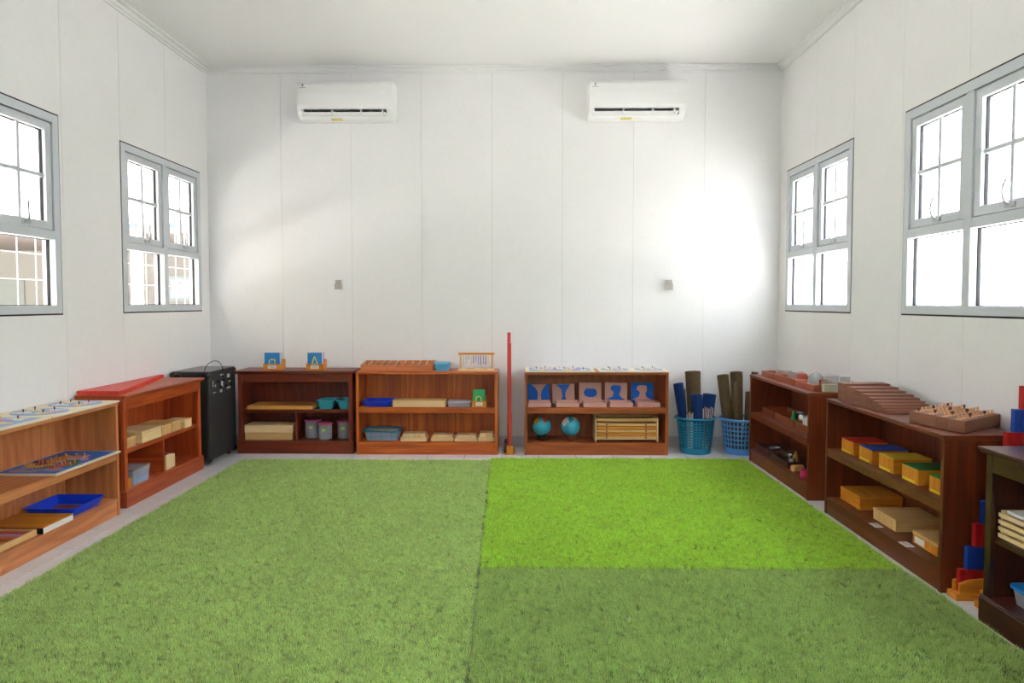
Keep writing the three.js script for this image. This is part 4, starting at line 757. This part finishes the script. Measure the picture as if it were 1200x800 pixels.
// ---------------------------------------------------------------- shelf of glass jars (trays run along the wall; turn RT: local x -> +z)
{
  const Y = 0.6805, m = 0.3895, b = 0.1005, W = 0.2, glassy = new THREE.MeshPhysicalMaterial({ color: S(244, 245, 244), roughness: 0.06, transmission: 0.9, thickness: 0, ior: 1.45 });
  const steel = plain(S(176, 176, 178), 0.25, { metalness: 0.7 });
  const row = (y, x, list, h, mat, where) => list.forEach(([z0, z1, which]) => openBox('sorting_tray', which, z1 - z0, h, W, mat, [x + W / 2, y, (z0 + z1) / 2], RT, where));
  row(Y, 2.1, [[0.6, 0.855, 'reddish wooden tray on the shelf top with flat glass dishes'], [0.872, 1.245, 'reddish wooden tray on the shelf top with a pink tumbler'], [1.265, 1.565, 'reddish wooden tray on the shelf top with glass domes']], 0.042, M.redwood, 'reddish trays on the shelf top');
  const dish = (label, x, y, z, r, h, mat = glassy) => single('dish', lathe([[0, 0], [r * 0.6, 0], [r, h], [r - 0.003, h], [r * 0.58, 0.004], [0, 0.004]], 28), mat, label, 'dish', [x, y + 0.0065, z], 0);
  dish('flat clear glass dish in the reddish tray by the corner', 2.21, Y, 0.76, 0.06, 0.05);
  dish('wide clear glass bowl beside the pink tumbler', 2.22, Y, 0.95, 0.07, 0.062);
  single('tumbler', lathe([[0, 0], [0.024, 0], [0.03, 0.07], [0.027, 0.07], [0.022, 0.004], [0, 0.004]], 24), new THREE.MeshPhysicalMaterial({ color: S(236, 150, 140), roughness: 0.2, transmission: 0.5, thickness: 0 }), 'pink translucent tumbler in the reddish tray', 'tumbler', [2.18, Y + 0.0065, 1.18]);
  single('glass_dome', lathe([[0.05, 0], [0.052, 0.03], [0.046, 0.065], [0.026, 0.088], [0.008, 0.094], [0, 0.104], [0, 0.096], [0.024, 0.085], [0.043, 0.063], [0.049, 0.03], [0.047, 0]], 32), new THREE.MeshPhysicalMaterial({ color: S(232, 234, 234), roughness: 0.2, transmission: 0.65, thickness: 0 }), 'cloudy glass dome in the last reddish tray', 'dome', [2.2, Y + 0.0065, 1.355]);
  single('tumbler', lathe([[0, 0], [0.024, 0], [0.028, 0.062], [0.025, 0.062], [0.022, 0.004], [0, 0.004]], 24), new THREE.MeshPhysicalMaterial({ color: S(226, 120, 60), roughness: 0.2, transmission: 0.6, thickness: 0 }), 'orange translucent tumbler next to the glass dome', 'tumbler', [2.19, Y + 0.0065, 1.5]);
  {
    const j = thing('storage_jar', 'clear square container half filled with cream grains', 'jar', [2.19, Y, 1.59]);
    const q = 0.098;
    mesh('body', loft([rrect(q, 0.05, 0.014, 0), rrect(q + 0.006, 0.056, 0.014, 0.104), rrect(q, 0.05, 0.014, 0.104), rrect(q - 0.006, 0.044, 0.012, 0.004)]), glassy, j);
    mesh('grains', loft([rrect(q - 0.008, 0.042, 0.012, 0.0045), rrect(q - 0.005, 0.045, 0.012, 0.05)]), plain(S(232, 218, 178), 0.9), j);
    mesh('lid', loft([rrect(q + 0.01, 0.06, 0.016, 0.1045), rrect(q + 0.01, 0.06, 0.016, 0.112)]), glassy, j);
  }
  {
    const k = thing('mug', 'small clear glass mug with a handle by the shelf gap', 'mug', [2.31, Y, 1.53]);
    mesh('body', lathe([[0, 0], [0.03, 0], [0.032, 0.09], [0.029, 0.09], [0.027, 0.005], [0, 0.005]], 28), glassy, k);
    mesh('handle', clean(new THREE.TorusGeometry(0.022, 0.004, 8, 18, Math.PI).rotateZ(-Math.PI / 2).rotateY(-0.5).translate(0.03, 0.046, 0.012)), glassy, k);
  }
  // middle shelf
  row(m, 2.11, [[0.6, 0.838, 'brown wooden tray at the corner end of the middle shelf'], [0.862, 1.222, 'brown wooden tray holding the green funnel'], [1.24, 1.5, 'brown wooden tray holding the white cup']], 0.05, M.rust, 'brown trays on the middle shelf');
  single('funnel', lathe([[0.03, 0], [0.032, 0.004], [0.012, 0.042], [0.007, 0.084], [0.005, 0.084], [0.01, 0.042], [0.029, 0.003]], 24), plain(S(30, 170, 84), 0.35), 'bright green plastic funnel standing upside down', 'funnel', [2.17, m + 0.0065, 1.06]);
  single('steel_pot', lathe([[0, 0], [0.034, 0], [0.04, 0.02], [0.038, 0.06], [0.03, 0.072], [0.032, 0.08], [0, 0.088]], 28), steel, 'round steel pot beside the green funnel', 'pot', [2.2, m + 0.0065, 1.165]);
  single('cup', lathe([[0, 0], [0.04, 0], [0.046, 0.01], [0.048, 0.084], [0.044, 0.088], [0.044, 0.012], [0, 0.008]], 32), M.white, 'white ceramic cup in the last brown tray', 'cup', [2.18, m + 0.0065, 1.33]);
  dish('small clear glass saucer behind the green funnel', 2.24, m, 0.95, 0.045, 0.06);
  // bottom shelf
  row(b, 2.085, [[0.53, 0.82, 'dark brown tray on the bottom shelf with a metal dish'], [0.846, 1.19, 'dark brown tray on the bottom shelf with shiny bits']], 0.045, M.umber, 'dark trays on the bottom shelf');
  dish('small metal dish in the dark brown tray', 2.17, b, 0.7, 0.05, 0.042, steel);
  dish('shallow pale metal dish in the second dark tray', 2.17, b, 0.94, 0.048, 0.04, steel);
  single('bottle', lathe([[0, 0], [0.02, 0], [0.02, 0.05], [0.009, 0.066], [0.009, 0.08], [0, 0.08]], 20), plain(S(168, 120, 40), 0.4), 'small amber bottle in the second dark tray', 'bottle', [2.2, b + 0.0065, 1.04]);
  single('steel_pot', lathe([[0, 0], [0.022, 0], [0.026, 0.03], [0.02, 0.05], [0, 0.056]], 24), steel, 'little steel pot near the end of the second dark tray', 'pot', [2.14, b + 0.0065, 1.13]);
  single('wooden_log', cyl(0.022, 0.022, 0.075, 0, -0.0375, 0, 20).rotateZ(Math.PI / 2).translate(0, 0.022, 0), M.pale2, 'small pale wooden log lying on the bottom shelf', 'log', [2.125, b, 1.262], 0.25);
  single('wooden_block', B(-0.05, 0.05, 0, 0.2, -0.05, 0.05, 0.002), M.honey, 'tall honey wooden block standing behind the pink pot', 'block', [2.23, b, 1.4]);
  single('pot', lathe([[0, 0], [0.03, 0], [0.036, 0.02], [0.03, 0.044], [0.036, 0.054], [0.032, 0.056], [0.026, 0.046], [0, 0.01]], 22), M.magenta, 'bright magenta pot at the end of the bottom shelf', 'pot', [2.105, b, 1.455]);
}
// ---------------------------------------------------------------- shelf of stair prisms and cylinder blocks
{
  const Y = 0.6805, ord = ['smallest', 'second smallest', 'third smallest', 'fourth smallest', 'fifth smallest', 'fifth largest', 'fourth largest', 'third largest', 'second largest', 'largest'];
  let z = 1.905;
  for (let k = 10; k >= 1; k--) { const s = k * 0.01; single('stair_prism', B(0, 0.25, 0, s, 0.0003, s - 0.0003, 0.0008), M.stair, ord[k - 1] + ' brown wooden prism of the descending broad stair', 'prism', [2.1, Y, z], 0, 'prisms of the broad stair'); z += s; }
  const a = V3(0.824, 0, -0.566), n = V3(0.566, 0, 0.824), turn = Math.atan2(0.566, 0.824), w = 0.0695, len = 0.35, hh = 0.054;
  const which = ['cylinder block nearest the broad stair', 'cylinder block second from the broad stair', 'cylinder block third from the broad stair', 'cylinder block furthest from the broad stair'];
  for (let i = 0; i < 4; i++) {
    const c = V3(2.072, Y, 2.707).addScaledVector(n, i * w).addScaledVector(a, -i * 0.027);
    const o = thing('cylinder_block', 'brown wooden ' + which[i], 'block', [c.x, Y, c.z], turn, 'cylinder blocks');   // local x runs along the block
    mesh('body', B(0, len, 0, hh, 0.0005, w - 0.0005, 0.002), M.block, o);
    for (let k = 0; k < 10; k++) {
      const s = k / 9, r = 0.012 - [0.006, 0.007, 0.004, 0][i] * s, u = 0.018 + (len - 0.036) * s, p = c.clone().addScaledVector(a, u).addScaledVector(n, w / 2);
      const kn = thing('knobbed_cylinder', ['first', 'second', 'third', 'fourth', 'fifth', 'sixth', 'seventh', 'eighth', 'ninth', 'tenth'][k] + ' knobbed cylinder from the room end of the ' + which[i], 'cylinder', [p.x, Y + hh + 0.0003, p.z], 0, 'knobbed cylinders');
      mesh('disc', cyl(r, r, 0.002 + (k % 3) * 0.0012, 0, 0, 0, 14), M.knob, kn);
      mesh('knob', lathe([[0.0, 0.019], [0.0055, 0.018], [0.0065, 0.014], [0.0045, 0.009], [0.004, 0.001]], 10), (k * 3 + i) % 4 ? M.knob : M.knobDark, kn);
    }
  }
  const m = 0.3895, lids = [['red', M.red], ['blue', plain(S(24, 84, 190), 0.5)], ['yellow', plain(S(226, 186, 60), 0.5)], ['dark green', plain(S(30, 120, 56), 0.5)], ['light green', plain(S(60, 156, 60), 0.5)]];
  [1.955, 2.165, 2.377, 2.597, 2.826].forEach((z0, i) => {
    const o = thing('colour_box', 'honey wooden box with a ' + lids[i][0] + ' lid', 'box', [2.2, m, z0 + 0.07], RT, 'boxes with coloured lids'), w = 0.142, d = 0.19, h = 0.078;
    mesh('body', B(-w / 2, w / 2, 0, h - 0.006, -d / 2, d / 2, 0.0015), M.honey, o);
    mesh('lid', B(-w / 2 - 0.001, w / 2 + 0.001, h - 0.0055, h, -d / 2 - 0.001, d / 2 + 0.001, 0.0015), lids[i][1], o);
    part(mesh('strip', B(-w / 2 + 0.008, w / 2 - 0.03, 0.003, 0.015, d / 2, d / 2 + 0.0008, 0), M.yellow, o), 'bright yellow strip along the bottom');
  });
  const b = 0.1005;
  woodBox('honey wooden box under the red-lidded box', 0.235, 0.075, 0.235, M.honey, M.honey, [2.235, b, 2.04], RT, 'boxes on the bottom shelf', 0.25);
  woodBox('pale wooden box in the middle of the bottom shelf under coloured boxes', 0.225, 0.06, 0.235, M.pale2, M.pale2, [2.238, b, 2.412], RT, 'boxes on the bottom shelf', 0.25);
  const lb = woodBox('honey wooden box with a white label against the shelf side', 0.2, 0.058, 0.235, M.honey, M.pale2, [2.24, b, 2.77], RT, 'boxes on the bottom shelf', 0.25);
  part(mesh('paper_label', B(-0.08, 0, 0.008, 0.038, 0.1175, 0.1183, 0), M.paper, lb), 'white paper label');
  const card = (label, z0) => { const o = thing('name_card', label, 'card', [2.0745, b, z0], RT); mesh('sheet', B(-0.036, 0.036, 0, 0.001, -0.022, 0.02, 0), M.paper, o); mesh('print', [B(-0.026, 0.026, 0.001, 0.0013, -0.012, -0.007, 0), B(-0.026, 0.014, 0.001, 0.0013, 0, 0.005, 0)], plain(S(150, 150, 146), 0.8), o); };
  card('white name card on the shelf edge before the middle pale box', 2.42); card('white name card on the shelf edge before the labelled box', 2.705);
}
// ---------------------------------------------------------------- number rods in two stands
{
  const stand = (label, z, x0, count, where) => {
    const o = thing('rod_stand', label, 'stand', [x0, 0.0005, z]), L = 0.03 * count - 0.005;
    mesh('base', B(-0.04, L + 0.008, 0, 0.028, -0.034, 0.034, 0.002), M.honey, o);
    for (const s of [-1, 1]) mesh('side_rail', uvBox(extrude([[-0.022, 0.028], [L, 0.028], [L, 0.115], [0.02, 0.085], [-0.022, 0.07]], 0.012, 0.001).translate(0, 0, s > 0 ? 0.0145 : -0.0265), 0), M.honey, o);
    for (let k = 1; k <= count; k++) {
      const r = thing('number_rod', 'rod of ' + ['one', 'two', 'three', 'four', 'five', 'six', 'seven', 'eight', 'nine', 'ten'][k - 1] + ' red and blue sections ' + where, 'rod', [x0 - 0.002 + (k - 1) * 0.0298, 0.029, z], 0, 'number rods');
      for (let q = 0; q < k; q++) mesh('section', B(-0.0125, 0.0125, q * 0.0965, (q + 1) * 0.0965 - 0.0003, -0.0125, 0.0125, 0.001), q % 2 ? M.blueBlock : M.redBlock, r);
    }
  };
  stand('honey wooden stand of number rods next to the cylinder block shelf', 3.072, 2.106, 10, 'beside the cylinder block shelf');
  stand('honey wooden stand of number rods next to the polished cabinet', 3.185, 2.15, 8, 'beside the polished cabinet');
}
// ---------------------------------------------------------------- in the polished cabinet
{
  const y = 0.3455;
  for (let i = 0; i < 4; i++) {
    const o = thing('paper_tray', ['lowest', 'second lowest', 'second highest', 'topmost'][i] + ' pale wooden paper tray of the stack in the polished cabinet', 'tray', [2.205, y + i * 0.0262, 3.487], RT, 'stacked paper trays');
    mesh('floor_board', B(-0.161, 0.161, 0, 0.005, -0.111, 0.111, 0), M.pale, o);
    mesh('front_wall', B(-0.17, 0.17, 0, 0.0165, 0.111, 0.12, 0.0015), M.pale, o); mesh('back_wall', B(-0.17, 0.17, 0, 0.0258, -0.12, -0.111, 0.0015), M.pale, o);
    for (const s of [-1, 1]) mesh('side_wall', B(s * 0.17, s * 0.161, 0, 0.0258, -0.111, 0.111, 0.0015), M.pale, o);
  }
  single('paper_sheets', B(-0.15, 0.15, 0, 0.012, -0.1, 0.1, 0.001), M.paper, 'sheaf of white paper in the topmost paper tray', 'paper', [2.205, y + 3 * 0.0262 + 0.0165, 3.487], RT);
  const c = thing('food_container', 'clear food container with a bright blue lid', 'container', [2.19, 0.1045, 3.46], RT);
  mesh('body', loft([rrect(0.2, 0.13, 0.02, 0), rrect(0.22, 0.15, 0.024, 0.06), rrect(0.214, 0.144, 0.022, 0.06), rrect(0.194, 0.124, 0.018, 0.003)]), M.frosted, c);
  mesh('lid', loft([rrect(0.236, 0.166, 0.028, 0.0605), rrect(0.236, 0.166, 0.028, 0.072), rrect(0.2, 0.13, 0.028, 0.078)]), plain(S(36, 134, 220), 0.35), c);
}
// ---------------------------------------------------------------- map shelf (turn LT: local x -> -z, local z -> +x)
{
  const Y = 0.6635;
  mapPuzzle('pale two-hemisphere map puzzle on the light brown shelf, by the red rods', 0.585, 0.335, 'hemispheres', [-2.258, Y, 2.258], LT, 5);
  mapPuzzle('pale many-knobbed map puzzle on the light brown shelf', 0.57, 0.335, 'pale', [-2.258, Y, 2.84], LT, 6);
  mapPuzzle('bright blue map puzzle crowded with knobbed country pieces', 0.565, 0.335, 'countries', [-2.244, 0.3725, 2.272], LT, 7);
  const b = 0.1005;
  const tr = single('plastic_tray', trayGeo(0.235, 0.235, 0.05, 0.022, 0.003, 0.006), M.trayBlue, 'large royal blue tray on the bottom of the map shelf', 'tray', [-2.258, b, 2.222], LT);
  single('cork_sheet', B(-0.085, 0.085, 0, 0.004, -0.085, 0.085, 0.001), M.redwood, 'brown sheet lying in the large royal blue tray', 'sheet', [-2.258, b + 0.0035, 2.222], LT);
  const bk = thing('puzzle_box', 'flat box with brown top and white edges beside the blue tray', 'box', [-2.262, b, 2.503], LT);
  mesh('base', B(-0.115, 0.115, 0, 0.028, -0.135, 0.155, 0.001), M.paper, bk);
  mesh('top', B(-0.117, 0.117, 0.0285, 0.034, -0.137, 0.157, 0.002), M.honey, bk);
  part(mesh('spine', B(-0.117, -0.115, 0, 0.0285, -0.135, 0.155, 0), M.black, bk), 'black spine facing the room front');
  const wt = openBox('activity_tray', 'honey wooden tray of coloured strips beyond the flat box', 0.26, 0.03, 0.27, M.pale2, [-2.264, b, 2.762], LT, null, 0.012);
  [M.red, M.cardPurple, plain(S(228, 120, 60), 0.5), M.redwood, M.honey, M.paper].forEach((m, i) => single('colour_strip', B(-0.017, 0.017, 0, 0.018, -0.115, 0.115, 0.001), m, ['red', 'lilac', 'orange', 'reddish wood', 'honey wood', 'white'][i] + ' strip lying in the honey wooden tray', 'strip', [-2.264, b + 0.0065, 2.67 + i * 0.0365], LT, 'strips in the honey tray'));
}
// ---------------------------------------------------------------- red-brown cabinet
{
  const Y = 0.6855;
  const ord = ['shortest', 'second shortest', 'third shortest', 'fourth shortest', 'fifth shortest', 'fifth longest', 'fourth longest', 'third longest', 'second longest', 'longest'];
  for (let k = 0; k < 10; k++) { const L = 0.98 - k * 0.098; single('red_rod', B(-0.0124, 0.0124, 0, 0.025, -L, 0, 0.001), M.redRod, ord[9 - k] + ' red rod lying in the graded row on the cabinet', 'rod', [-2.416 + k * 0.0252, Y, 1.835], 0, 'red rods on the cabinet'); }
  const m = 0.3455, x = -2.17;
  const bx = (label, z0, z1, h, d, mat, dx = 0) => woodBox(label, z1 - z0, h, d, mat, mat, [x + dx - d / 2, m, (z0 + z1) / 2], LT, 'pale boxes in the red-brown cabinet', 0.22);
  bx('small pale wooden box half behind the cabinet stile', 1.66, 1.78, 0.065, 0.14, M.pale2, -0.005);
  bx('longest pale wooden box in the red-brown cabinet', 1.362, 1.6, 0.075, 0.2, M.pale, 0.005);
  bx('pale wooden box right beside the longest one', 1.22, 1.345, 0.066, 0.2, M.pale2);
  bx('second pale wooden box from the speaker end of the cabinet', 1.088, 1.2, 0.068, 0.2, M.pale2);
  bx('palest wooden box at the speaker end of the cabinet', 0.962, 1.066, 0.062, 0.14, M.pale, 0.02);
  const b = 0.1045;
  const c = thing('plastic_box', 'two-tier clear blue plastic box in the red-brown cabinet', 'box', [-2.22, b, 1.63], LT);
  mesh('body', loft([rrect(0.18, 0.12, 0.01, 0), rrect(0.19, 0.13, 0.01, 0.05), rrect(0.184, 0.124, 0.01, 0.05), rrect(0.174, 0.114, 0.008, 0.003)]), M.clearBlue, c);
  mesh('upper_body', loft([rrect(0.19, 0.13, 0.01, 0.051), rrect(0.196, 0.136, 0.01, 0.09)]), M.frosted, c);
  mesh('lid', loft([rrect(0.2, 0.14, 0.012, 0.0905), rrect(0.2, 0.14, 0.012, 0.1)]), M.clear, c);
  single('wooden_block', [B(-0.025, 0.025, 0, 0.06, -0.03, 0.03, 0.002)], M.honey, 'small honey wooden block in front of the clear blue box', 'block', [-2.185, b, 1.775], LT);
  const w1 = thing('wooden_block', 'tall pale wooden block with red and blue top beside the divider', 'block', [-2.19, b, 1.29], LT);
  mesh('body', B(-0.032, 0.032, 0, 0.105, -0.035, 0.035, 0.002), M.pale, w1); mesh('red_cap', B(-0.032, 0, 0.105, 0.116, -0.035, 0.035, 0.001), M.red, w1); mesh('blue_cap', B(0.0, 0.032, 0.105, 0.112, -0.035, 0.035, 0.001), M.blueBlock, w1);
  single('wooden_block', B(-0.028, 0.028, 0, 0.092, -0.03, 0.03, 0.002), M.pale, 'shorter pale wooden block touching the red-topped one', 'block', [-2.19, b, 1.223], LT);
}
renderer.render(scene, camera);
